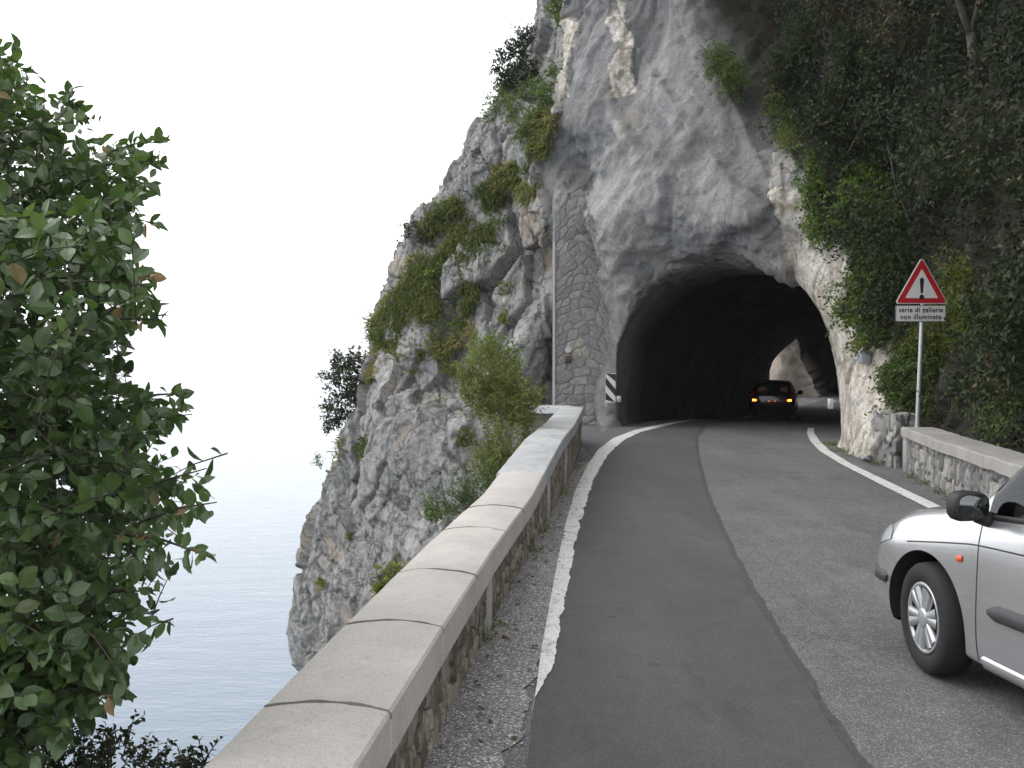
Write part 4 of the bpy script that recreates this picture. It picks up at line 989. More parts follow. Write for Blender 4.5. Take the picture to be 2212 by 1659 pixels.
# stations along the car (y forward): each row = (half width, z) for
# 0 underside centre, 1 underside edge, 2 sill, 3 door bottom, 4 moulding, 5 crease, 6 belt, 7 roof rail / bonnet edge, 8 roof quarter, 9 centre top
MPV = [
 (2.07, [(0, .33), (.36, .33), (.44, .36), (.47, .42), (.48, .47), (.47, .53), (.44, .57), (.38, .60), (.20, .615), (0, .62)]),
 (2.045, [(0, .27), (.50, .27), (.60, .31), (.635, .40), (.645, .47), (.63, .56), (.60, .62), (.52, .655), (.28, .675), (0, .68)]),
 (1.96, [(0, .22), (.60, .22), (.715, .27), (.745, .39), (.75, .48), (.735, .60), (.70, .685), (.61, .735), (.33, .76), (0, .77)]),
 (1.82, [(0, .20), (.68, .20), (.785, .25), (.812, .38), (.815, .49), (.80, .64), (.755, .755), (.66, .815), (.36, .842), (0, .85)]),
 (1.60, [(0, .20), (.72, .20), (.82, .24), (.843, .36), (.848, .50), (.835, .70), (.79, .83), (.69, .89), (.38, .918), (0, .925)]),
 (1.25, [(0, .20), (.73, .20), (.835, .22), (.858, .35), (.863, .50), (.85, .76), (.805, .895), (.71, .955), (.40, .985), (0, .992)]),
 (.98, [(0, .20), (.73, .20), (.838, .21), (.862, .33), (.868, .50), (.855, .80), (.815, .94), (.735, .995), (.42, 1.03), (0, 1.04)]),
 (.86, [(0, .20), (.73, .20), (.838, .20), (.865, .32), (.870, .50), (.858, .815), (.823, .96), (.755, 1.08), (.45, 1.13), (0, 1.145)]),
 (.50, [(0, .20), (.73, .20), (.838, .19), (.868, .31), (.875, .50), (.862, .83), (.835, .98), (.69, 1.37), (.45, 1.42), (0, 1.435)]),
 (.10, [(0, .20), (.73, .20), (.838, .18), (.868, .30), (.878, .50), (.865, .84), (.842, .995), (.63, 1.49), (.42, 1.535), (0, 1.555)]),
 (-.25, [(0, .20), (.73, .20), (.838, .18), (.868, .30), (.878, .50), (.867, .85), (.845, 1.005), (.605, 1.545), (.40, 1.595), (0, 1.61)]),
 (-.90, [(0, .20), (.73, .20), (.838, .18), (.868, .30), (.878, .50), (.867, .86), (.845, 1.02), (.60, 1.545), (.40, 1.60), (0, 1.62)]),
 (-1.50, [(0, .20), (.73, .20), (.835, .19), (.862, .31), (.872, .50), (.86, .88), (.83, 1.04), (.595, 1.51), (.39, 1.565), (0, 1.585)]),
 (-1.80, [(0, .22), (.70, .22), (.81, .23), (.835, .35), (.845, .52), (.83, .90), (.80, 1.06), (.58, 1.44), (.38, 1.50), (0, 1.52)]),
 (-1.95, [(0, .26), (.62, .26), (.74, .29), (.79, .38), (.80, .52), (.785, .88), (.75, 1.03), (.57, 1.25), (.37, 1.30), (0, 1.31)]),
 (-2.06, [(0, .32), (.45, .32), (.60, .36), (.68, .42), (.69, .52), (.66, .78), (.62, .88), (.52, .95), (.33, .98), (0, .985)]),
]
AXF, AXR, WR_, AR = 1.31, -1.32, .315, .385
def car(name, label, loc, heading, paint, steer=0.0, zs_=1.0, ws_=1.0, lit=False, cat='car'):
    t = thing(name, label, cat, loc, heading)
    ys = np.array([s[0] for s in MPV])[::-1]; Pk = np.array([s[1] for s in MPV], float)[::-1]; Pk[..., 0] *= ws_; Pk[..., 1] = .2 + (Pk[..., 1] - .2) * zs_
    def surf(y, u):
        y = np.atleast_1d(np.asarray(y, float)); return catmull(pchip(ys, Pk, y), np.atleast_1d(np.asarray(u, float)))
    def pt(y, u, off=0.0, side=-1):
        """point on the skin; side=-1 is the left of the car"""
        e = .01
        p = surf(y, u)[0, 0]; pu = surf(y, min(u + e * 2, 9))[0, 0]; pv = surf(min(y + e, 2.069), u)[0, 0]; pv0 = surf(y - e, u)[0, 0]
        a = np.array([p[0], y, p[1]]); du = np.array([pu[0] - p[0], 0, pu[1] - p[1]]); dv = np.array([pv[0] - pv0[0], min(y + e, 2.069) - y + e, pv[1] - pv0[1]])
        n_ = np.cross(dv, du); l = np.linalg.norm(n_); n_ = n_ / l if l > 1e-9 else np.array([1, 0, 0]);
        if n_[0] < -.3 or (abs(n_[0]) <= .3 and n_[2] < 0): n_ = -n_
        a = a + n_ * off; return np.array([a[0] * -1 if side < 0 else a[0], a[1], a[2]])
    yy = np.unique(np.concatenate([np.linspace(-2.06, 2.07, 190), np.linspace(1.9, 2.07, 20)])); uu = np.unique(np.concatenate([np.linspace(0, 9, 82), [1, 2, 3, 4, 5, 6, 7, 8]]))
    S = surf(yy, uu); nY, nU = len(yy), len(uu)
    body = MB(); glass_s = {-1: MB(), 1: MB()}; wsb = MB(); rwb = MB()
    Y2 = np.repeat(yy[:, None], nU, 1)
    B0 = np.stack([S[..., 0], Y2, S[..., 1]], -1)
    def circ(c, B):   # arches: faces removed and rim snapped to the circle
        return np.hypot(B[..., 1] - c, B[..., 2] - WR_)
    fc = (B0[:-1, :-1] + B0[1:, :-1] + B0[:-1, 1:] + B0[1:, 1:]) / 4
    um = (uu[:-1] + uu[1:]) / 2; ym = (yy[:-1] + yy[1:]) / 2
    UM, YM = np.meshgrid(um, ym)[0], np.meshgrid(um, ym)[1]
    cut = np.zeros(fc.shape[:2], bool)
    for c in (AXF, AXR): cut |= (circ(c, fc) < AR) & (UM > .95) & (UM < 6) & (fc[..., 0] > .55)
    Bs = B0.copy()
    vc = np.zeros((nY, nU), bool); vk = vc.copy()
    for di in (0, 1):
        for dj in (0, 1): vc[di:nY - 1 + di, dj:nU - 1 + dj] |= cut; vk[di:nY - 1 + di, dj:nU - 1 + dj] |= ~cut
    for i, j in np.argwhere(vc & vk):
        c = AXF if Bs[i, j, 1] > 0 else AXR; y_, z_ = Bs[i, j, 1] - c, Bs[i, j, 2] - WR_; l_ = math.hypot(y_, z_)
        if j < 1 or uu[j] <= 1.0 or l_ < .1: continue
        k = AR / l_; yn, zn = c + y_ * k, WR_ + z_ * k
        if uu[j] > 1.9:
            us = np.linspace(1.9, 6, 90); q_ = surf(yn, us)[0]; Bs[i, j] = (float(np.interp(zn, q_[:, 1], q_[:, 0])), yn, zn)
        else: Bs[i, j, 1] = yn
    apill = lambda z: np.interp(z, [1.0, 1.05, 1.30, 1.55], [.95, .90, .50, .10])
    zr = .2 + (1.0 - .2) * zs_
    side_gl = (UM > 6.16) & (UM < 6.86) & (YM > -1.62) & (YM < .80)
    bp = (np.abs(YM + .22) < .045) | (np.abs(YM + 1.12) < .04) | (np.abs(YM - .47) < .022)
    hgt = np.interp(ym, ys, Pk[:, 7, 1] - Pk[:, 6, 1])[:, None] * np.ones_like(UM)
    side_gl &= ~bp & (hgt > .12)
    scr = (UM > 7.12) & (YM < .90) & (YM > .16)
    rscr = (UM > 7.12) & (YM < -1.78) & (YM > -1.99)
    mk = np.zeros(fc.shape[:2], int); mk[side_gl] = 1; mk[scr] = 2; mk[rscr] = 3; mk[cut] = 9
    for side in (1, -1):
        V = Bs.reshape(-1, 3).copy(); V[:, 0] *= side
        for code, mb in ((0, body), (1, glass_s[side]), (2, wsb), (3, rwb)):
            ii, jj = np.nonzero(mk == code); a = ii * nU + jj; F = np.stack([a, a + nU, a + nU + 1, a + 1], 1)
            if side < 0: F = F[:, ::-1]
            if code: Vc, F = compact(V, F); mb.add(Vc * 1.0, F.tolist())
            else: mb.add(V, F.tolist())
    for yv, fl in ((yy[0], False), (yy[-1], True)):    # close nose and tail
        i = 0 if not fl else nY - 1; L_ = Bs[i] * np.array([-1, 1, 1]); ring = np.concatenate([Bs[i], L_[::-1]]); F = [tuple(range(len(ring)))]; body.add(ring, [F[0] if not fl else F[0][::-1]])
    def weld(o, d=.0008):
        import bmesh
        b = bmesh.new(); b.from_mesh(o.data); bmesh.ops.remove_doubles(b, verts=b.verts, dist=d); bmesh.ops.delete(b, geom=[v for v in b.verts if not v.link_faces], context='VERTS'); b.to_mesh(o.data); b.free()
        for p_ in o.data.polygons: p_.use_smooth = True
        return o
    bo = weld(body.build('body', M[paint], t))
    for side in (-1, 1): weld(glass_s[side].build('side_window', M['car_glass'], t))
    weld(wsb.build('windscreen', M['car_glass'], t)); weld(rwb.build('rear_window', M['car_glass'], t))
    def ribbon(path, w_, off, mat, name_, parent=bo, th=.0, side=-1):
        """path = [(y, u)...]; flat strip w_ wide on the skin"""
        n_ = len(path); P = [pt(a, b, off, side) for a, b in path]; V = []
        for i in range(n_):
            d = P[min(i + 1, n_ - 1)] - P[max(i - 1, 0)]; d /= np.linalg.norm(d) + 1e-9
            q = pt(path[i][0], path[i][1], off + .05, side) - P[i]; q /= np.linalg.norm(q) + 1e-9
            s_ = np.cross(d, q); ww = w_ if not hasattr(w_, '__len__') else w_[i]
            V += [P[i] - s_ * ww / 2 - q * th, P[i] - s_ * ww / 2 * .8, P[i] + s_ * ww / 2 * .8, P[i] + s_ * ww / 2 - q * th]
        F = []
        for i in range(n_ - 1):
            for k in range(3): F.append((i * 4 + k, i * 4 + k + 1, i * 4 + 5 + k, i * 4 + 4 + k))
        return MB().add(V, F).build(name_, mat, parent)
    L = np.linspace
    for side in (-1, 1):
        # crease line, door shut lines, mouldings
        ribbon([(y, 5.02) for y in L(1.50, -1.7, 60)], .008, .0015, M['black_plastic'], 'waist_groove', bo, 0, side)
        ribbon([(.83 - .0 * k, u) for k, u in enumerate(L(2.2, 6.1, 30))], .007, .0015, M['black_plastic'], 'door_gap', bo, 0, side)
        ribbon([(-.22, u) for u in L(2.2, 6.8, 30)], .007, .0015, M['black_plastic'], 'door_gap', bo, 0, side)
        wv = np.array([.3, .75, 1] + [1] * 24 + [.75, .3]) * .085
        ribbon([(y, 4.02 - .12 * 0) for y in L(.72, -.16, 29)], wv, .018, M['grey_plastic'], 'side_moulding', bo, .016, side)
        ribbon([(y, 4.02) for y in L(-.27, -.95, 29)], wv, .018, M['grey_plastic'], 'side_moulding', bo, .016, side)
        ribbon([(y, 3.75 + .0 * y) for y in L(2.06, 1.70, 22)], np.array([.8] + [1] * 19 + [.8, .4]) * .075, .014, M['grey_plastic'], 'bumper_strip', bo, .013, side)
        ribbon([(y, 2.3) for y in L(.78, -.85, 40)], .07, .016, M[paint], 'sill_trim', bo, .016, side)
        ribbon([(y, 6.06) for y in L(.80, -1.6, 50)], .03, .004, M['black_plastic'], 'window_seal', bo, .004, side)
        ribbon([(y, u) for y, u in [(1.0, 5 - .3), (.955, 4.7)]], .035, .008, M['indicator'], 'side_indicator', bo, .006, side)
        # headlamp sheet wraps round the corner
        yv = L(2.045, 1.70, 14); uv = L(5.15, 6.65, 8); V = [pt(y, 5.2 + (b - 5.15) * (1 if y > 1.85 else max(.15, (y - 1.66) / .19)), .005, side) for y in yv for b in uv]
        F = [(i * 8 + j, i * 8 + j + 1, i * 8 + 9 + j, i * 8 + 8 + j) for i in range(13) for j in range(7)]
        hl = MB().add(V, F if side > 0 else [f[::-1] for f in F]).build('headlamp', M['headlamp'], t)
        # arch lip
        for c in (AXF, AXR):
            a = L(R(-14), R(194), 40); Pn = []
            for q in a:
                y, z = c + AR * math.cos(q), WR_ + AR * math.sin(q); us = L(1.0, 5.6, 140); z_ = surf(y, us)[0]; k = np.argmin(np.abs(z_[:, 1] - z) + (us < 1.9) * .3); Pn.append((z_[k, 0] * side, y, z))
            # inner liner: band going inward from the lip
            V = []; F = []
            for p_ in Pn: V += [p_, (p_[0] - side * .012, c + (p_[1] - c) * .985, WR_ + (p_[2] - WR_) * .985), (side * .42, c + (p_[1] - c) * 1.02, WR_ + (p_[2] - WR_) * 1.02)]
            for i in range(len(Pn) - 1):
                for k in (0, 1): F.append((i * 3 + k, i * 3 + k + 1, i * 3 + 4 + k, i * 3 + 3 + k))
            b_ = len(V); V.append((side * .42, c, WR_)); F += [(i * 3 + 2, b_, i * 3 + 5) for i in range(len(Pn) - 1)]
            MB().add(V, F).build('arch_liner', M['liner'], bo)
        # tail lamp
        yv = L(-2.00, -1.90, 8); V = [pt(y, b, .006, side) for y in yv for b in L(5.1, 6.5, 8)]; F = [(i * 8 + j, i * 8 + 8 + j, i * 8 + 9 + j, i * 8 + j + 1) for i in range(7) for j in range(7)]
        MB().add(V, F if side > 0 else [f[::-1] for f in F]).build('tail_lamp', M['tail_red'], t)
        if lit:
            m = MB(); m.box((side * .62 * ws_, -2.03, .2 + .62 * zs_), (.15, .07, .085), .02); m.build('tail_lamp_glow', M['tail_lit'], t)
        # mirror
        mc = np.array([side * (.96 * ws_), .78, .2 + .84 * zs_]); V = []; F = []; n1, n2 = 12, 16
        for i in range(n1 + 1):
            th = math.pi * i / n1
            for j in range(n2):
                ph = 2 * math.pi * j / n2; cx, cy, cz = math.sin(th) * math.cos(ph), math.cos(th), math.sin(th) * math.sin(ph)
                f_ = lambda v_, e: math.copysign(abs(v_) ** e, v_); yq = f_(cy, .8) * .075; yq = max(yq, -.045)
                V.append(mc + np.array([f_(cx, .62) * .104, yq, f_(cz, .62) * .078 * (1 + .12 * cx * side)]))
        for i in range(n1):
            for j in range(n2): F.append((i * n2 + j, i * n2 + (j + 1) % n2, (i + 1) * n2 + (j + 1) % n2, (i + 1) * n2 + j))
        mi = MB().add(V, F); mi.tube([mc + np.array([-side * .05, .0, -.055]), mc + np.array([-side * .16, .02, -.085])], [.035, .045], 10)
        mo = mi.build('wing_mirror', M['black_plastic'], t)
        m = MB(); q = tilt_poly([(.082 * math.copysign(abs(math.cos(a)) ** .6, math.cos(a)), .060 * math.copysign(abs(math.sin(a)) ** .6, math.sin(a))) for a in L(0, 2 * math.pi, 28)[:-1]], .003, 0); m.add(np.array(q[0]) + mc + np.array([0, -.049, 0]), q[1]); m.build('mirror_glass', M['mirror_glass'], mo)
        # wheels
        for c, st in ((AXF, steer), (AXR, 0.0)):
            we = bpy.data.objects.new('wheel', None); col.objects.link(we); we.parent = t; we.location = (side * .765 * ws_, c, WR_); we.rotation_euler = (random.random() * 1.2 * (side), 0, 0)
            we.rotation_mode = 'ZYX' if False else 'XYZ'; we.rotation_euler = (1.9 if side < 0 else .4, 0, st)
            s_ = side; tw = .0975
            prof = [(-tw * .80, .205), (-tw * .98, .225), (-tw, .262), (-tw * .93, .295), (-tw * .72, .311), (-tw * .3, .3155), (0, .316), (tw * .3, .3155), (tw * .72, .311), (tw * .93, .295), (tw, .262), (tw * .98, .225), (tw * .80, .205)]
            MB().lathe(prof, (0, 0, 0), 'x', 48).build('tyre', M['tyre'], we)
            m = MB(); m.lathe([(s_ * tw * .80, .206), (s_ * tw * .86, .203), (s_ * tw * .70, .190), (s_ * tw * .30, .184), (s_ * .0, .05), (s_ * .0, 0.0)], (0, 0, 0), 'x', 40); m.build('rim', M['black_plastic'], we)
            m = MB(); ro = s_ * tw * .88
            m.lathe([(ro - s_ * .012, .204), (ro, .201), (ro, .184), (ro - s_ * .014, .178)], (0, 0, 0), 'x', 48)
            for k in range(6):
                a0 = 2 * math.pi * k / 6
                for da, w0, w1 in ((-.17, .024, .020), (.17, .024, .020)):
                    aa = a0 + da; ca, sa = math.cos(aa), math.sin(aa); V = []
                    for r_, hw2, dep in ((.045, w0, .004), (.12, w0 * 1.05, .001), (.183, w1 * 1.4, .0)):
                        for e in (-1, 1):
                            y_, z_ = r_ * ca - e * hw2 * sa, r_ * sa + e * hw2 * ca
                            V += [(ro + s_ * (.006 - dep - .002), y_ * .97, z_ * .97), (ro - s_ * .02, y_, z_)]
                    F = []
                    for i in (0, 1):
                        b_ = i * 4; F += [(b_, b_ + 2, b_ + 6, b_ + 4), (b_ + 1, b_, b_ + 4, b_ + 5), (b_ + 2, b_ + 3, b_ + 7, b_ + 6)]
                    m.add(V, F)
            m.lathe([(ro - s_ * .01, .062), (ro + s_ * .004, .055), (ro + s_ * .010, .04), (ro + s_ * .011, 0)], (0, 0, 0), 'x', 24)
            m.build('hubcap', M['hub_silver'], we)
    # number plates, wipers, interior
    if lit:
        m = MB(); m.box((0, -2.075, .62), (.52, .012, .11), .004); m.build('number_plate', M['rust_box'], t)
        for x in (-.10, .10): m = MB(); m.box((x, -2.08, .70), (.05, .02, .022), .005); m.build('plate_lamp', M['plate_lamp'], t)
    m = MB(); m.box((0, 2.075, .40), (.50, .012, .11), .004); m.build('front_plate', M['sign_white'], t)
    m = MB(); m.box((0, .62, .2 + .70 * zs_), (1.46 * ws_, .42, .20), .06); m.build('dashboard', M['dash'], t)
    m = MB(); m.box((0, -.3, .26), (1.5 * ws_, 3.0, .03), .01); m.build('cabin_floor', M['dash'], t)
    for x in (-.38, .38):
        for y in (-.15, -1.05):
            m = MB(); m.box((x, y, .52), (.50, .50, .16), .05); m.build('seat', M['seat_cloth'], t)
            m = MB(); m.box((x, y - .28, .2 + .64 * zs_), (.48, .13, .60 * zs_), .05); m.box((x, y - .30, .2 + 1.02 * zs_), (.26, .09, .17), .04); m.build('seat_back', M['seat_cloth'], t)
    m = MB(); m.lathe([(.014 * math.cos(a), .18 + .014 * math.sin(a)) for a in L(0, 2 * math.pi, 9)], (0, 0, 0), 'y', 28); w_o = m.build('steering_wheel', M['black_plastic'], t); w_o.location = (-.38, .34, .2 + .78 * zs_); w_o.rotation_euler = (R(-25), 0, 0)
    m = MB(); m.tube([(-.62, .93, .2 + .855 * zs_), (-.2, .86, .2 + .895 * zs_)], .008, 6); m.tube([(.0, .93, .2 + .865 * zs_), (.5, .84, .2 + .88 * zs_)], .008, 6); m.build('wiper', M['black_plastic'], t)
    return t
hd = R(11)
wc = G(2012, 1455)                                    # where the near front wheel stands
lx, ly = -.80, AXF
ox = wc.x - (lx * math.cos(hd) - ly * math.sin(hd)); oy = wc.y - (lx * math.sin(hd) + ly * math.cos(hd))
car('passing_car', 'silver compact people carrier driving out of the frame at the right edge', (ox, oy, .006), hd, 'silver_paint', R(-9.5))
car('passing_car', 'dark hatchback with glowing tail lamps inside the tunnel', (9.65, 36.6, -.37), R(-17), 'dark_paint', 0, .86, .94, True)
# ================================================================ PLANTS
rg = np.random.default_rng(21)
def unit(v): return v / (np.linalg.norm(v, axis=-1, keepdims=True) + 1e-9)
def leaves(C, D, size, kind='diamond', asp=.55, up=None, lv=None, curl=.25):
    """leaf meshes at C (N,3) growing along D; returns V, F, lv per vertex"""
    n = len(C); D = unit(D); up = rg.normal(size=(n, 3)) * .8 + np.array([0, 0, .9]) if up is None else up
    S = unit(np.cross(D, up)); Nn = np.cross(S, D); L = np.broadcast_to(np.asarray(size, float), (n,))[:, None]; W = L * asp * (.85 + .3 * rg.random((n, 1)))
    if lv is None: lv = rg.random(n)
    cu = (curl * (.3 + rg.random((n, 1)))) * L
    if kind == 'diamond':
        P = np.stack([C, C + D * L * .5 + S * W * .5 + Nn * cu * .35, C + D * L - Nn * cu * .5, C + D * L * .5 - S * W * .5 + Nn * cu * .35, C + D * L * .5], 1)
        F = np.array([[0, 1, 4], [1, 2, 4], [2, 3, 4], [3, 0, 4]]); k = 5
    elif kind == 'tri':
        P = np.stack([C, C + D * L * .55 + S * W * .5, C + D * L, C + D * L * .45 - S * W * .5], 1); F = np.array([[0, 1, 2], [0, 2, 3]]); k = 4
    else:       # oval with midrib fold
        mk = lambda t, w_, s, dz: C + D * L * t + S * W * w_ * s + Nn * (cu * dz)
        P = np.stack([mk(0, 0, 0, 0), mk(.14, .22, 1, .12), mk(.36, .48, 1, .30), mk(.64, .47, 1, .15), mk(.86, .24, 1, -.30), mk(1.0, 0, 0, -.75), mk(.86, .24, -1, -.30), mk(.64, .47, -1, .15), mk(.36, .48, -1, .30), mk(.14, .22, -1, .12), mk(.36, 0, 0, .05), mk(.66, 0, 0, -.15)], 1)
        F = np.array([[0, 1, 10], [1, 2, 10], [2, 3, 11], [2, 11, 10], [3, 4, 11], [4, 5, 11], [5, 6, 11], [6, 7, 11], [7, 8, 11], [8, 10, 11], [8, 9, 10], [9, 0, 10]]); k = 12
    V = P.reshape(-1, 3); Fa = (F[None] + (np.arange(n) * k)[:, None, None]).reshape(-1, 3)
    return V, Fa, np.repeat(lv, k)
def prune(P):
    """kept clear: the road sign and the right-hand parapet"""
    sx = sg.location.x
    near = (np.abs(P[:, 0] - sx) < .75) & (P[:, 1] < 16.75) & (P[:, 2] < 4.2) & (P[:, 1] > 14)
    wall = (P[:, 0] < rwall_x(P[:, 1]) + .62) & (P[:, 2] < 1.25) & (P[:, 1] < 17)
    return ~(near | wall)
class Fol:
    def __init__(s): s.V = []; s.F = []; s.a = []; s.n = 0
    def add(s, t): V, F, a = t; s.V.append(V); s.F.append(F + s.n); s.a.append(a); s.n += len(V)
    def build(s, name, mat, parent=None, smooth=False):
        return mesh_obj(name, np.concatenate(s.V), np.concatenate(s.F), mat, parent, smooth, False, dict(lv=np.concatenate(s.a)))
def sprigs(B, D, length, nl, lsize, fol, wood=None, kind='diamond', asp=.55, wr=.004, droop=.12, lvb=0.0, clv=None):
    """twigs from B along D with leaves along them"""
    n = len(B); D = unit(D); Ls = length * (.6 + .7 * rg.random(n))
    C = []; DD = []; SZ = []; LV = []
    clv = rg.random(n) if clv is None else clv
    for k in range(nl):
        t = (k + .6) / nl; p = B + D * (Ls * t)[:, None]; p[:, 2] -= droop * Ls * t * t
        side = rg.normal(size=(n, 3)); side = unit(side - (side * D).sum(1, keepdims=True) * D)
        d = D * (.45 + .7 * (t > .93)) + side * .9; d[:, 2] -= .15
        C.append(p); DD.append(d); SZ.append(lsize * (.7 + .6 * rg.random(n)) * (1 - .25 * (t > .9))); LV.append(np.clip(.55 * clv + .45 * rg.random(n) + lvb, 0, 1))
    C = np.concatenate(C); fol.add(leaves(C, np.concatenate(DD), np.concatenate(SZ), kind, asp, lv=np.concatenate(LV)))
    if wood is not None:
        for i in range(n):
            e = B[i] + D[i] * Ls[i]; e = e.copy(); e[2] -= droop * Ls[i]; wood.tube([B[i], (B[i] + D[i] * Ls[i] * .5), e], [wr, wr * .7, wr * .35], 3, False)
def branches(root, tips, wood, r0, seed=0, nseg=6, wig=.12):
    """limbs from a root to a set of tips; later ones fork off earlier ones"""
    rr = random.Random(seed); nodes = [(Vector(root), r0)]
    for tp in sorted(tips, key=lambda q: (Vector(q) - Vector(root)).length):
        tp = Vector(tp)
        best = min(nodes, key=lambda nd: (nd[0] - tp).length * (1.0 + .25 * ((nd[0] - Vector(root)).length > (tp - Vector(root)).length)))
        a, ra = best; L = (tp - a).length
        if L < .02: continue
        pts = [a]; rad = [ra * .72]
        for i in range(1, nseg + 1):
            t = i / nseg; p = a.lerp(tp, t) + Vector((rr.gauss(0, 1), rr.gauss(0, 1), rr.gauss(0, 1))) * wig * L * .35 * math.sin(math.pi * t) + Vector((0, 0, .10 * L * math.sin(math.pi * t)))
            pts.append(p); rad.append(max(ra * .72 * (1 - .75 * t), .003)); nodes.append((p, rad[-1]))
        wood.tube(pts, rad, 6, True)
def shrub(name, label, cat, root, blobs, nspr, lmat, lsize=.05, slen=.28, nl=7, kind='diamond', asp=.5, bark='bark', r0=.03, ntip=10, group=None, hollow=.35, lvb=0.0, droop=.12, seed=0, upb=.35, wood_twigs=True):
    global rg
    rg = np.random.default_rng(1000 + seed)
    t = thing(name, label, cat, tuple(root), 0, group); fol = Fol(); wood = MB()
    blobs = [(np.array(c[:], float), np.array(r, float)) for c, r in blobs]; vol = np.array([np.prod(r) ** (2 / 3) for _, r in blobs]); pr = vol / vol.sum()
    ids = rg.choice(len(blobs), nspr, p=pr); u = unit(rg.normal(size=(nspr, 3))); rad = hollow + (1 - hollow) * rg.random(nspr) ** .6
    C = np.array([b[0] for b in blobs])[ids]; Rr = np.array([b[1] for b in blobs])[ids]; P = C + u * Rr * rad[:, None]
    # uneven outline: clumps pushed out and thinned by noise
    nz = fbm(P, 2.2 / max(.3, float(np.mean(Rr))), 3, seed + 5); P = P + u * Rr * (nz * .45)[:, None]; keep = rg.random(nspr) < np.clip(.75 + nz * 1.6, .12, 1); P = P[keep]; u = u[keep]
    D = unit(P - np.array(root[:]) * 1.0) * .5 + u * .6 + rg.normal(size=P.shape) * .35 + np.array([0, 0, upb])
    sprigs(P - unit(D) * slen * .5, D, slen, nl, lsize, fol, wood if wood_twigs else None, kind, asp, .0035, droop, lvb)
    tips = [tuple(b[0] + unit(rg.normal(size=3)) * b[1] * .6) for b in blobs for _ in range(max(1, int(ntip * np.prod(b[1]) ** (1 / 3) / sum(np.prod(q[1]) ** (1 / 3) for q in blobs))))]
    branches(tuple(root), tips, wood, r0, seed)
    fol.build('foliage', M[lmat], t); wood.build('branches', M[bark], t, True, False)
    return t

# ---- foreground broadleaf on the left, growing from below the parapet
def near_tree():
    global rg
    rg = np.random.default_rng(5)
    OUT = [(-700, -60), (-200, 60), (20, 92), (60, 125), (75, 170), (135, 195), (185, 275), (235, 300), (300, 300), (352, 330), (352, 390), (300, 430), (318, 500), (305, 560), (330, 620), (322, 690), (285, 730), (290, 800), (350, 850), (405, 880), (395, 915), (350, 950), (375, 1000),
           (420, 1020), (360, 1060), (440, 1085), (400, 1120), (330, 1110), (330, 1160), (400, 1190), (335, 1215), (290, 1240), (315, 1285), (265, 1330), (280, 1400), (245, 1460), (215, 1500), (170, 1560), (120, 1600), (60, 1720), (-700, 1800)]
    t = thing('broadleaf_tree', 'large leafy broadleaf tree filling the left foreground with some browned leaves', 'tree', (-2.9, 4.3, -2.2))
    fol = Fol(); wood = MB()
    n = 4600; px = rg.uniform(-650, 430, n * 2); py = rg.uniform(60, 1750, n * 2); m = inpoly(px, py, OUT); px, py = px[m][:n], py[m][:n]
    dist = np.clip((px - (-100)) / 500, 0, 1)
    Yd = 2.9 + rg.random(len(px)) ** .8 * 3.0; Yd = np.where(py < 420, 4.2 + rg.random(len(px)) * 1.8, Yd); Yd = np.where(py > 1350, 2.9 + rg.random(len(px)) * 1.4, Yd)
    P = np.array([U(a, b, c)[:] for a, b, c in zip(px, py, Yd)])
    nz = fbm(P, 1.7, 3, 9); keep = rg.random(len(P)) < np.clip(.92 + 1.5 * nz, .12, 1); P = P[keep]
    ctr = np.array([-3.4, 4.5, 1.6]); D = unit(P - ctr) * .8 + rg.normal(size=P.shape) * .45 + np.array([.15, 0, .25])
    sprigs(P - unit(D) * .26, D, .26, 8, .072, fol, wood, 'oval', .60, .0035, .10)
    # long single sprays standing clear of the crown
    for (a, b), (c, d), Y in (((250, 930), (415, 895), 3.6), ((270, 1080), (446, 1012), 3.3), ((300, 1130), (468, 1085), 3.0), ((250, 1150), (462, 1205), 2.9), ((200, 360), (362, 350), 4.4), ((230, 330), (352, 305), 4.6), ((150, 270), (148, 190), 5.0), ((20, 160), (40, 100), 5.2), ((200, 620), (335, 590), 3.9),
                              ((210, 700), (335, 690), 3.8), ((200, 1290), (330, 1278), 3.2), ((180, 1360), (262, 1480), 3.0), ((150, 1480), (240, 1500), 3.0), ((280, 870), (405, 850), 3.5), ((220, 470), (325, 480), 4.2), ((120, 210), (200, 262), 4.9), ((90, 1500), (140, 1600), 2.9)):
        A = np.array(U(a, b, Y + .3)[:]); E = np.array(U(c, d, Y)[:]); L = np.linalg.norm(E - A)
        wood.tube([A, (A + E) / 2 + np.array([0, 0, .03 * L]), E], [.006, .0045, .002], 5)
        for k in range(3):
            t0 = .0 + .33 * k; sprigs((A + (E - A) * t0)[None].repeat(2, 0), (E - A)[None].repeat(2, 0) + rg.normal(size=(2, 3)) * .12 * L, L * .33, 5, .064, fol, None, 'oval', .52, .003, .05, lvb=.12)
    tips = P[rg.choice(len(P), 90, replace=False)]
    branches((-2.9, 4.3, -2.2), [tuple(q) for q in tips], wood, .07, 3, 8, .12)
    fol.build('crown', M['leaf_near'], t); wood.build('trunk', M['twig_dark'], t, True, False)
    print('near tree', fol.n)
near_tree()
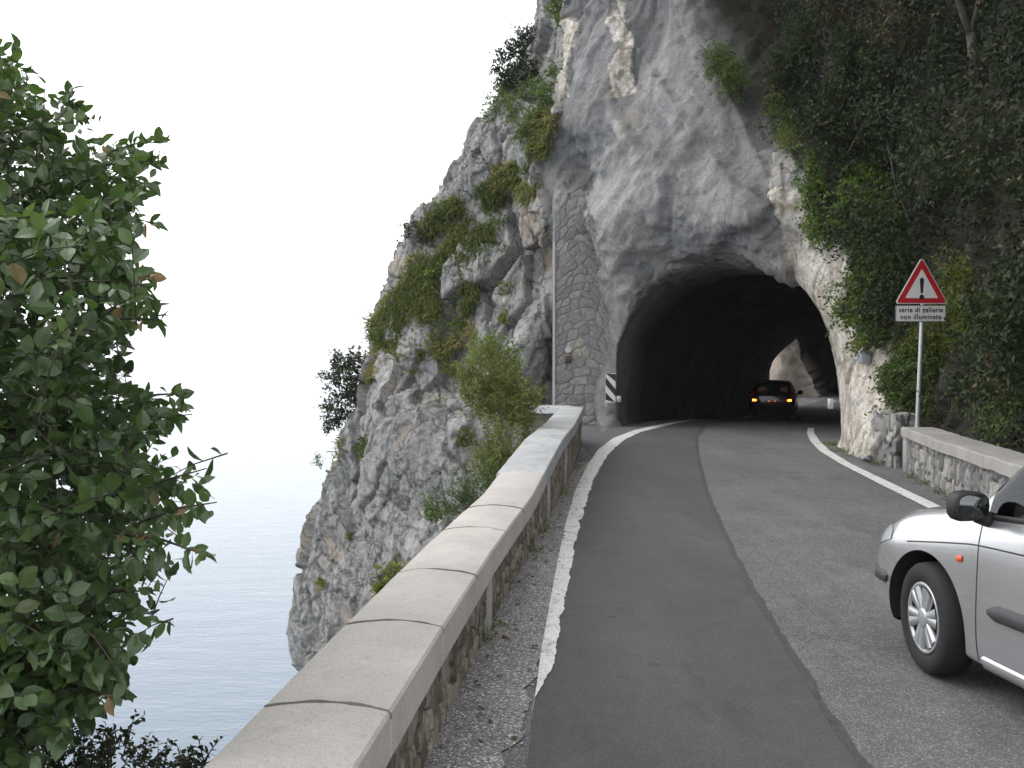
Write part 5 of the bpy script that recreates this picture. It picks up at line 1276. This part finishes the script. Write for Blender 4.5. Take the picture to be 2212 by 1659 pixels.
# scrub in the bottom left corner below the tree
def B_(px, py, Y, r): return (U(px, py, Y), r)
shrub('shrub', 'low small-leaved scrub in the bottom left corner against the water', 'shrub', U(150, 1900, 4.6), [B_(60, 1668, 4.0, (.5, .4, .16)), B_(250, 1680, 4.2, (.30, .3, .12)), B_(330, 1700, 4.0, (.3, .3, .12)), B_(150, 1640, 4.4, (.25, .3, .14)), B_(-200, 1640, 4.2, (.5, .5, .3))], 620, 'leaf_dark', .028, .13, 8, 'oval', .55, 'twig_dark', .012, 16, seed=3, lvb=.18)
shrub('shrub', 'thin upright sprigs rising above the low scrub at the bottom left', 'shrub', U(230, 1720, 3.9), [B_(260, 1590, 3.9, (.09, .1, .09)), B_(215, 1600, 3.9, (.06, .1, .06))], 26, 'leaf_dark', .030, .13, 7, 'oval', .5, 'twig_dark', .006, 8, seed=4, lvb=.15, upb=.8)
shrub('shrub', 'little leafy sprig against the outer edge of the coping at the bottom of the picture', 'shrub', U(430, 1760, 3.6), [B_(440, 1640, 3.7, (.06, .08, .05)), B_(400, 1652, 3.7, (.07, .08, .04))], 30, 'leaf_dark', .028, .10, 7, 'oval', .5, 'twig_dark', .006, 6, seed=5, lvb=.2)
# bushes just outside the parapet
shrub('ash_sapling', 'tall yellowing leafy sapling standing just outside the far part of the parapet', 'sapling', U(1075, 1230, 15.2),
      [B_(1060, 800, 15.6, (.42, .5, .48)), B_(1095, 870, 15.4, (.50, .5, .40)), B_(1040, 850, 15.4, (.34, .4, .35)), B_(1100, 960, 14.8, (.42, .5, .42)), B_(1060, 1000, 14.6, (.25, .4, .35)), B_(1135, 880, 15.2, (.22, .3, .28)), B_(1050, 755, 15.6, (.14, .2, .18)), B_(1010, 800, 15.5, (.15, .2, .16))],
      1150, 'leaf_yellow', .075, .34, 10, 'diamond', .33, 'bark', .035, 26, seed=11, upb=.5)
shrub('shrub', 'green top of a bush in front of the cliff, above the yellow sapling', 'shrub', U(1085, 960, 16.6), [B_(1070, 790, 16.6, (.50, .4, .42)), B_(1110, 850, 16.6, (.42, .4, .3)), B_(1060, 745, 16.6, (.14, .2, .16))], 330, 'leaf_bright', .085, .32, 9, 'diamond', .45, 'bark', .02, 12, seed=12)
shrub('shrub', 'dark green shrub low beside the parapet in front of the cliff', 'shrub', U(1010, 1250, 13.4), [B_(1030, 1050, 13.6, (.30, .4, .30)), B_(990, 1080, 13.6, (.28, .4, .22)), B_(950, 1090, 13.8, (.22, .3, .18)), B_(1070, 1030, 13.4, (.25, .3, .2))], 260, 'leaf_mid', .055, .26, 8, 'diamond', .45, 'twig_dark', .015, 12, seed=13, lvb=-.1)
shrub('shrub', 'small green bush with broad leaves against the cliff left of the parapet', 'shrub', U(925, 1160, 16), [B_(925, 1085, 16, (.13, .2, .18)), B_(940, 1110, 16, (.16, .2, .12))], 60, 'leaf_bright', .06, .2, 8, 'diamond', .5, 'twig_dark', .01, 5, seed=14, lvb=-.2)
shrub('seedling', 'small bright yellow-green seedling poking up beside the outer edge of the coping', 'seedling', U(850, 1360, 6.6), [B_(835, 1245, 6.6, (.07, .1, .07)), B_(820, 1268, 6.5, (.06, .08, .04)), B_(860, 1225, 6.7, (.06, .08, .04))], 26, 'leaf_yellow', .062, .10, 6, 'oval', .36, 'twig_dark', .004, 6, seed=15, upb=.6)
# bushes on the headland
def on(px, py, off=0.0, dY=0.0):
    h, n_ = hit(px, py)
    if h is None: h = U(px, py, 33.5); n_ = Vector((0, -1, 0))
    return h + n_ * off
def cshrub(label, pts, nspr, lmat, lsize, seed, cat='shrub', name='shrub', r0=.03, **kw):
    """bush on the rock: pts = (px, py, radius in m)"""
    bl = []
    for px, py, r in pts:
        q = on(px, py, r * .35); bl.append((q, (r, r, r * kw.get('fl', .85))))
    kw.pop('fl', None); px, py, r = pts[0]; root = on(px + 4, py + 6, -.15)
    return shrub(name, label, cat, root, bl, nspr, lmat, lsize, seed=seed, r0=r0, wood_twigs=False, **kw)
shrub('oak_bush', 'dark round evergreen bush jutting out over the lake from the outline of the cliff', 'bush', U(800, 880, 33.4), [B_(742, 820, 33.6, (.68, .7, .72)), B_(765, 780, 33.6, (.5, .5, .45)), B_(735, 880, 33.4, (.55, .5, .5)), B_(720, 915, 33.4, (.28, .3, .2)), B_(775, 850, 33.4, (.5, .5, .6)), B_(728, 775, 33.6, (.25, .3, .25))], 620, 'leaf_dark', .13, .42, 9, 'diamond', .5, 'bark', .06, 22, seed=31, lvb=.12)
cshrub('dark dense bush at the top of the cliff outline against the sky', [(1130, 100, .55), (1115, 140, .55), (1140, 160, .5), (1105, 180, .4), (1150, 80, .3)], 560, 'leaf_dark', .12, 32, slen=.4, nl=9)
cshrub('mixed green bush below the dark one near the cliff outline', [(1090, 215, .45), (1130, 225, .45), (1070, 250, .35), (1160, 190, .4)], 330, 'leaf_mid', .10, 33, slen=.35, nl=8)
cshrub('green climbing bush in the gully beside the sprayed rock', [(1200, 155, .3), (1195, 200, .4), (1170, 250, .45), (1150, 290, .35)], 300, 'leaf_mid', .10, 34, slen=.35, nl=8)
cshrub('bushy green clump in the middle of the upper gully', [(1130, 260, .4), (1140, 300, .35), (1165, 330, .35), (1150, 370, .3)], 300, 'leaf_bright', .09, 35, slen=.32, nl=8, lvb=-.2)
cshrub('small green bush high on the rock at the top edge of the picture', [(1215, 10, .35), (1222, 40, .25)], 130, 'leaf_mid', .10, 36, slen=.3, nl=8)
cshrub('dark little bush on the upper left shoulder of the cliff', [(900, 500, .38), (885, 490, .25), (925, 510, .3)], 200, 'leaf_dark', .10, 37, slen=.3, nl=8, lvb=.15)
cshrub('olive bush above the small dark one on the shoulder', [(955, 455, .38), (940, 470, .28), (975, 450, .2)], 170, 'leaf_mid', .09, 38, slen=.3, nl=8)
cshrub('loose green bush hanging in the middle of the cliff face', [(1080, 490, .35), (1070, 530, .4), (1095, 540, .25), (1050, 560, .25)], 190, 'leaf_mid', .10, 39, slen=.4, nl=8)
cshrub('sparse brownish twiggy bush high on the cliff slope', [(1060, 350, .35), (1085, 375, .3), (1030, 330, .25)], 110, 'leaf_rust', .09, 40, slen=.4, nl=6)
cshrub('pale green leafy seedling in the grass of the headland', [(945, 590, .3), (930, 610, .25), (960, 570, .2)], 90, 'leaf_bright', .12, 41, slen=.35, nl=7)
cshrub('wispy shrub on the very edge of the headland halfway up', [(810, 690, .32), (800, 720, .25), (820, 665, .2)], 110, 'leaf_mid', .09, 42, slen=.4, nl=7)
cshrub('tiny plant sprouting from the outline low on the cliff', [(690, 1000, .16), (685, 985, .12)], 30, 'leaf_mid', .08, 43, slen=.3, nl=6)
cshrub('green tuft of leaves on the rock right of the main gully', [(1100, 625, .22), (1085, 615, .15)], 70, 'leaf_mid', .08, 44, slen=.25, nl=7)
# hanging grass
def grass(label, pts, nb, seed, L=.35, mat='grass_blade', name='grass_tuft', cat='grass', kind=None, group=None, lvb=0.0):
    global rg
    rg = np.random.default_rng(500 + seed); C = []; Nn = []
    for _ in range(nb):
        px, py, r = pts[rg.integers(len(pts))]
        a = rg.random() * 6.283; q = math.sqrt(rg.random()) * r; h, n_ = hit(px + q * math.cos(a), py + q * math.sin(a))
        if h is None: continue
        C.append(h[:]); Nn.append(n_[:])
    C = np.array(C); Nn = np.array(Nn); n = len(C); nz = fbm(C, 1.1, 4, seed); kp = rg.random(n) < np.clip(.72 + nz * 3.0, 0.02, 1); C = C[kp]; Nn = Nn[kp]; n = len(C)
    tuft = rg.normal(size=(n, 3)) * .04; C = C + Nn * .08 + tuft
    d0 = unit(Nn * .7 + np.array([0, 0, .6]) + rg.normal(size=(n, 3)) * .75); l = L * (.5 + .8 * rg.random((n, 1))); s = unit(np.cross(d0, rg.normal(size=(n, 3)))) * (.013 + .012 * rg.random((n, 1)))
    p1 = C + d0 * l * .45; p2 = p1 + unit(d0 + np.array([0, 0, -.45])) * l * .35; p3 = p2 + unit(d0 * .4 + np.array([0, 0, -.9])) * l * .3
    P = np.stack([C - s, C + s, p1 - s, p1 + s, p2 - s * .8, p2 + s * .8, p3], 1); F = np.array([[0, 1, 3], [0, 3, 2], [2, 3, 5], [2, 5, 4], [4, 5, 6]])
    lv = np.clip(rg.random(n) * .6 + .4 * (fbm(C, 1.3, 3, seed + 4) * 1.6 + .5) + lvb, 0, 1)
    o = mesh_obj(name, P.reshape(-1, 3), (F[None] + (np.arange(n) * 7)[:, None, None]).reshape(-1, 3), M[mat], None, False, False, dict(lv=np.repeat(lv, 7)))
    return tag(o, label, cat, group, kind)
gp_ = 'grass patches hanging on the cliff'
grass('broad green-brown grass slope covering the middle of the headland', [(950, 600, 70), (900, 680, 70), (960, 670, 60), (870, 740, 50), (940, 720, 60), (1000, 560, 45), (1000, 640, 35), (1040, 500, 40), (1060, 430, 30), (900, 680, 70), (850, 720, 50), (1010, 530, 40), (940, 640, 60)], 30000, 1, .30, group=gp_, lvb=-.12)
grass('strip of yellowish grass on the ledge at the lower edge of the headland slope', [(820, 790, 30), (850, 770, 35), (890, 760, 30), (800, 810, 16), (960, 745, 30), (1000, 720, 30)], 4500, 2, .28, group=gp_, lvb=.15)
grass('dark moss-green grass cushion on the grey rock below the headland ledge', [(795, 965, 18), (810, 990, 16), (815, 1020, 18), (800, 1050, 14)], 1500, 3, .28, group=gp_, lvb=-.15)
grass('smaller brownish grass streak left of the dark cushion', [(740, 960, 12), (735, 990, 12), (728, 1010, 9)], 500, 4, .25, group=gp_, lvb=.15)
grass('single small brown moss tuft low on the cliff', [(697, 1262, 11)], 220, 5, .16, group=gp_, lvb=.1)
grass('thin line of grass in the crack of the lower cliff', [(800, 1075, 10), (775, 1110, 8), (815, 1130, 9), (830, 1160, 9), (760, 1160, 8), (780, 1200, 8)], 520, 6, .2, kind='stuff')
grass('dry grass in the gully beside the sprayed rock', [(1180, 270, 24), (1170, 330, 24), (1120, 380, 26), (1090, 390, 24), (1150, 420, 16)], 3200, 7, .38, group=gp_, lvb=.1)
grass('grass clinging to the small shoulder under the dark bush', [(930, 500, 22), (960, 480, 22), (985, 450, 18)], 900, 8, .32, group=gp_, lvb=.1)
grass('moss and grass on the cliff face above the parapet', [(1090, 690, 12), (1100, 630, 14), (965, 880, 20), (1010, 950, 18), (890, 800, 18), (980, 800, 16)], 900, 9, .22, kind='stuff')

# ---- wooded slope on the right
WOOD = [(1660, -60), (1655, 40), (1700, 90), (1740, 150), (1760, 220), (1700, 240), (1680, 300), (1720, 360), (1790, 400), (1815, 480), (1860, 560), (1900, 640), (1935, 720), (1950, 800), (1965, 905), (1990, 930), (2100, 960), (2230, 1000), (2700, 1100), (2700, -300), (1700, -300)]
def cover(name, label, poly, nclump, spr, lmat, lsize, seed, out=(.1, .5), kind='stuff', cat='undergrowth', thin=.75, slen=.3, nl=7, group=None, asp=.5, bark=None, jig=.28, droop=.2, lvb=0.0, freq=.6):
    global rg
    rg = np.random.default_rng(2000 + seed); xs_ = [p[0] for p in poly]; ys_ = [p[1] for p in poly]; fol = Fol(); C = []; Nn = []
    while len(C) < nclump:
        px, py = rg.uniform(min(xs_), max(xs_)), rg.uniform(min(ys_), max(ys_))
        if not inpoly(np.array(px), np.array(py), poly): continue
        h, n_ = hit(px, py)
        if h is None: C.append((0, 0, -99)); Nn.append((0, 0, 1)); continue
        C.append(h[:]); Nn.append(n_[:])
    C = np.array(C); Nn = np.array(Nn); ok = C[:, 2] > -20; C = C[ok]; Nn = Nn[ok]
    nz = fbm(C, freq, 3, seed); k = rg.random(len(C)) < np.clip(thin + nz * 2.2, .03, 1); C = C[k]; Nn = Nn[k]; nz = nz[k]
    fc = facets(C, (.75, .75, .62), seed + 60); dome = sstep(.0, .55, fc[:, 1]); C = C[(dome > .10) | (rg.random(len(C)) < .25)]
    fc = facets(C, (.75, .75, .62), seed + 60); dome = sstep(.0, .55, fc[:, 1]); Nn = np.array([bvh.find_nearest(Vector(c))[1][:] for c in C])
    C = C + Nn * (out[0] + (out[1] - out[0]) * dome * (.5 + .8 * fc[:, 2]) * (.7 + .5 * rg.random(len(C))))[:, None]
    P = np.repeat(C, spr, 0) + rg.normal(size=(len(C) * spr, 3)) * jig; D = np.repeat(Nn, spr, 0) * .6 + rg.normal(size=P.shape) * .6 + np.array([0, 0, .25])
    cl = np.clip(np.repeat(fc[:, 2], spr) * .9 + rg.random(len(P)) * .3 - .1, 0, 1); kp = prune(P); P = P[kp]; D = D[kp]; cl = cl[kp]
    sprigs(P, D, slen, nl, lsize, fol, None, 'diamond', asp, .003, droop, lvb, cl)
    o = fol.build(name, M[lmat], None)
    return tag(o, label, cat, group, kind)
cover('undergrowth', 'dense dark brush covering the steep slope on the right', WOOD, 3300, 6, 'leaf_dark', .095, 1, (.0, .95), jig=.2, thin=.95, slen=.32, nl=7)
cover('undergrowth', 'brownish dry brush mixed into the slope on the right', WOOD, 700, 4, 'leaf_rust', .075, 2, (.1, .9), thin=.35, slen=.32, nl=6, freq=.9)
IVY = [(1745, 330), (1800, 320), (1960, 330), (1960, 560), (1990, 640), (1900, 640), (1850, 560), (1800, 470), (1765, 420)]
def vine(label, pts, n_, lm, ls, seed, out=(.15, .5), **kw):
    poly = []
    for (x, y, r) in pts: poly.append((x, y, r))
    global rg
    rg = np.random.default_rng(3000 + seed); C = []; Nn = []
    for _ in range(n_):
        x, y, r = poly[rg.integers(len(poly))]; a = rg.random() * 6.283; q = math.sqrt(rg.random()) * r; h, nn_ = hit(x + q * math.cos(a), y + q * math.sin(a))
        if h is not None: C.append(h[:]); Nn.append(nn_[:])
    C = np.array(C); Nn = np.array(Nn); nz = fbm(C, 1.3, 3, seed); k = rg.random(len(C)) < np.clip(.7 + nz * 1.8, .05, 1); C = C[k]; Nn = Nn[k]; nz = nz[k]
    C = C + Nn * (out[0] + (out[1] - out[0]) * np.clip(.5 + nz * 1.2, 0, 1))[:, None]; P = np.repeat(C, 3, 0) + rg.normal(size=(len(C) * 3, 3)) * .12
    fol = Fol(); D = np.repeat(Nn, 3, 0) * .6 + rg.normal(size=P.shape) * .6 + np.array([0, 0, -.1]); kp = prune(P); P = P[kp]; D = D[kp]; root = C[np.argmin(C[:, 2])] - Nn[0] * .1
    t = thing(kw.get('name', 'ivy'), label, kw.get('cat', 'ivy'), tuple(root)); wood = MB()
    sprigs(P, D, kw.get('slen', .22), 7, ls, fol, None, 'diamond', kw.get('asp', .7), .003, kw.get('droop', .35), kw.get('lvb', 0))
    branches(tuple(root), [tuple(q) for q in C[rg.choice(len(C), min(14, len(C)), replace=False)]], wood, kw.get('r0', .02), seed)
    fol.build('foliage', M[lm], t); wood.build('stems', M['bark'], t, True, False); return t
vine('bright green ivy strand hanging down the dark rock right of the portal', [(1765, 350, 20), (1770, 400, 20), (1765, 430, 18), (1785, 470, 16), (1800, 510, 14)], 260, 'leaf_bright', .075, 1, (.1, .35), lvb=-.1)
vine('broad bright green ivy curtain in the middle of the right slope', [(1890, 370, 40), (1910, 430, 45), (1880, 420, 36), (1930, 470, 40), (1900, 500, 40), (1880, 480, 26)], 620, 'leaf_bright', .08, 2, (.1, .45), lvb=-.05)
vine('green creeper above and left of the warning sign', [(1920, 570, 36), (1905, 610, 30), (1930, 620, 40), (1960, 570, 30), (1915, 540, 26)], 520, 'leaf_mid', .08, 3, (.05, .3), lvb=0)
vine('leafy branch bush drooping over the pale rock beside the tunnel', [(1880, 640, 30), (1900, 680, 34), (1875, 670, 26), (1905, 720, 30), (1880, 735, 18), (1850, 650, 14)], 430, 'leaf_mid', .085, 4, (.1, .45), name='hanging_bush', cat='bush', lvb=.1)
vine('green bush below the warning sign beside the pole', [(2010, 800, 60), (1990, 870, 45), (2060, 860, 60), (1960, 830, 25), (2030, 760, 40)], 620, 'leaf_mid', .075, 5, (.05, .4), name='bush', cat='bush', lvb=-.05, asp=.45)
vine('yellowish olive bush behind the warning sign', [(2080, 680, 50), (2120, 620, 50), (2060, 740, 40), (2090, 560, 35), (2130, 720, 40)], 480, 'leaf_yellow', .07, 6, (.05, .35), lvb=-.1, name='bush', cat='bush', asp=.45)
vine('large mid-green bush at the right edge above the wall', [(2180, 760, 60), (2160, 840, 60), (2200, 900, 60), (2120, 900, 50), (2200, 820, 60), (2210, 700, 45), (2250, 850, 60)], 900, 'leaf_mid', .07, 7, (.1, .55), name='bush', cat='bush', asp=.45)
vine('low leafy plants along the back of the right parapet', [(2030, 915, 22), (2070, 930, 22), (2110, 945, 20), (2000, 905, 16), (2150, 955, 20)], 260, 'leaf_bright', .07, 8, (.1, .35), name='bush', cat='bush', asp=.4, lvb=-.2)
vine('big dark evergreen bush spreading over the rocks at the upper right', [(1830, 130, 60), (1880, 110, 60), (1920, 170, 70), (1860, 220, 70), (1940, 230, 60), (1830, 280, 60), (1900, 300, 60), (1800, 180, 40), (1960, 130, 50)], 1300, 'leaf_dark', .09, 9, (.5, 1.2), name='evergreen_bush', cat='bush', asp=.45, lvb=.12)
vine('dusty green shrub growing from the rock above the tunnel', [(1560, 150, 26), (1580, 175, 28), (1590, 205, 24), (1550, 130, 14)], 200, 'leaf_mid', .07, 10, (.15, .5), name='shrub', cat='shrub', asp=.45)
vine('reddish green shrub with dry leaves at the left border of the slope', [(1700, 240, 34), (1740, 270, 34), (1690, 290, 26), (1760, 310, 28), (1720, 330, 20)], 420, 'leaf_yellow', .065, 11, (.2, .6), name='shrub', cat='shrub', asp=.45, lvb=-.2)
vine('brown dry clump on the upper rock right of the tunnel top', [(1670, 150, 18), (1680, 190, 20), (1690, 215, 14)], 150, 'leaf_rust', .06, 12, (.05, .3), name='shrub', cat='shrub', asp=.4)
vine('overhanging dry shrub at the top edge of the slope', [(1900, 20, 50), (1960, 30, 60), (2010, 60, 50), (1830, 20, 40)], 420, 'leaf_rust', .08, 13, (.3, .8), name='shrub', cat='shrub', asp=.4)
# fern-like sprig on the pale rock
vine('pale ferny sprig hanging on the pale rock', [(1830, 612, 14), (1815, 622, 9)], 40, 'leaf_mid', .06, 14, (.1, .3), name='fern', cat='fern', asp=.25)
# slim tree on the slope
def slim_tree():
    global rg
    rg = np.random.default_rng(77)
    b = U(2108, 260, 16.0); t = thing('slim_tree', 'slim pale forked tree trunk rising through the dark slope at the upper right', 'tree', tuple(U(2112, 420, 16.4)))
    wd = MB(); pts = [U(x, y, Y) for x, y, Y in ((2112, 420, 16.4), (2110, 330, 16.1), (2108, 220, 15.8), (2103, 130, 15.7), (2097, 70, 15.6))]
    wd.tube(pts, [.10, .09, .08, .075, .07], 10); wd.tube([U(2097, 75, 15.6), U(2080, 30, 15.6), U(2060, -30, 15.5), U(2040, -140, 15.3)], [.062, .055, .045, .03], 8); wd.tube([U(2097, 75, 15.6), U(2108, 30, 15.5), U(2120, -30, 15.4), U(2150, -150, 15.2)], [.05, .04, .03, .02], 8)
    wd.tube([U(2103, 130, 15.7), U(2060, 118, 15.6), U(2030, 122, 15.5)], [.02, .014, .006], 6)
    wd.build('trunk', M['bark_dim'], t, True, False); fol = Fol(); P = []
    for x, y, Y in ((2040, -150, 15.3), (2150, -160, 15.2), (2100, -200, 15.3), (2000, -170, 15.0)):
        P.append(np.array(U(x, y, Y)[:])[None] + rg.normal(size=(120, 3)) * .6)
    P = np.concatenate(P); sprigs(P, rg.normal(size=P.shape), .3, 7, .08, fol, None, 'diamond', .5); fol.build('crown', M['leaf_dark'], t)
slim_tree()
for lab, pts in (('bare pale twig curving down through the slope below the slim tree', ((2180, 170, 15.0), (2165, 230, 15.1), (2130, 290, 15.2), (2085, 330, 15.4), (2098, 360, 15.4), (2096, 400, 15.5))), ('long thin vine stem hanging across the ivy', ((1915, 300, 18.6), (1935, 400, 18.4), (1965, 480, 18.2), (1990, 560, 18.0)))):
    m = MB(); m.tube([U(*p) for p in pts], .014, 6); tag(m.build('bare_vine', M['bark_dim'], None), lab, 'vine')
# weeds at road edges
def weeds(label, pts, n_, seed, ls=.035, mat='leaf_bright', kind=None):
    global rg
    rg = np.random.default_rng(4000 + seed); C = []
    for _ in range(n_):
        x, y, r = pts[rg.integers(len(pts))]; p = Vector((x, y, 0)) + Vector((rg.normal() * r, rg.normal() * r * .8, 0)); C.append(p[:])
    C = np.array(C); D = rg.normal(size=C.shape) * .5 + np.array([0, 0, .8]); fol = Fol(); sprigs(C, D, .10, 6, ls, fol, None, 'diamond', .45); return tag(fol.build('weed_clump', M[mat]), label, 'weeds', None, kind)
gg_ = lambda a, b: tuple(G(a, b)[:2])
weeds('green weeds at the foot of the pale rock by the tunnel entrance', [gg_(1798, 962) + (.10,), gg_(1822, 975) + (.14,), gg_(1850, 985) + (.12,)], 110, 1)
weeds('weeds where the rock meets the stone pier', [gg_(1880, 995) + (.10,), gg_(1905, 1005) + (.10,)], 60, 2)
weeds('thin weeds along the foot of the right parapet', [(rwall_x(y) - .02, y, .07) for y in (15, 14.2, 13.3, 12.6)], 110, 3, .03, 'leaf_mid', 'stuff')
for k, yy in enumerate((6.3, 8.9, 10.2, 13.0, 16.2)):
    weeds('small weeds at the lakeside parapet foot, %s' % ('nearest the camera', 'beyond the first smooth strip', 'halfway along the wall', 'near the rougher grey coping', 'close to the far end of the wall')[k], [(wall_x(yy) + .04, yy, .05), (wall_x(yy + .3) + .04, yy + .3, .05)], 26, 10 + k, .03, 'leaf_yellow' if k % 2 else 'leaf_bright')
# ================================================================ GRIT AND LITTER
def scatter_stones(name, label, pts, smin_, smax_, seed, mat):
    g0 = np.random.default_rng(seed); V = []; F = []; base = np.array([(1, 0, 0), (-1, 0, 0), (0, 1, 0), (0, -1, 0), (0, 0, .7), (0, 0, -.4)], float)
    fa = np.array([(0, 2, 4), (2, 1, 4), (1, 3, 4), (3, 0, 4), (2, 0, 5), (1, 2, 5), (3, 1, 5), (0, 3, 5)]); n_ = len(pts); s_ = smin_ * (smax_ / smin_) ** (g0.random(n_) ** 2.2)
    a = g0.random(n_) * 6.283; B = base[None] * (.6 + .8 * g0.random((n_, 6, 1))) * s_[:, None, None]; x = B[..., 0] * np.cos(a)[:, None] - B[..., 1] * np.sin(a)[:, None]; y = B[..., 0] * np.sin(a)[:, None] + B[..., 1] * np.cos(a)[:, None]
    P = np.stack([x, y, B[..., 2]], -1) + np.array(pts)[:, None, :]
    return tag(mesh_obj(name, P.reshape(-1, 3), (fa[None] + (np.arange(n_) * 6)[:, None, None]).reshape(-1, 3), mat, None, False), label, None, None, 'stuff')
g1 = np.random.default_rng(12); n_ = 2600; yy = g1.uniform(2.2, 20, n_); gx_ = np.interp(yy, [q[1] for q in GR], [q[0] for q in GR]); wx_ = wall_x(yy)
fr = g1.random(n_) ** 1.3; scatter_stones('grit', 'loose grit on the strip between parapet and lane', np.stack([wx_ + .03 + (gx_ - wx_) * fr * .95, yy, np.full(n_, .011)], 1), .004, .014, 3, M['pebble'])
n_ = 500; yy = g1.uniform(3, 15, n_); scatter_stones('grit', 'loose grit along the foot of the right parapet', np.stack([rwall_x(yy) - .02 - np.abs(g1.normal(size=n_)) * .12, yy, np.full(n_, .004)], 1), .004, .014, 4, M['pebble'])
n_ = 160; yy = g1.uniform(2.4, 19, n_); C = np.stack([wall_x(yy) + .05 + np.abs(g1.normal(size=n_)) * .16, yy, np.full(n_, .018)], 1); D = g1.normal(size=(n_, 3)); D[:, 2] *= .12
rg = np.random.default_rng(9); f = Fol(); f.add(leaves(C, D, .04 * (.6 + .8 * g1.random(n_)), 'oval', .5, up=np.array([0, 0, 1.0]) + g1.normal(size=(n_, 3)) * .25))
tag(f.build('fallen_leaves', M['leaf_rust']), 'dry fallen leaves along the foot of the lakeside parapet', None, None, 'stuff')
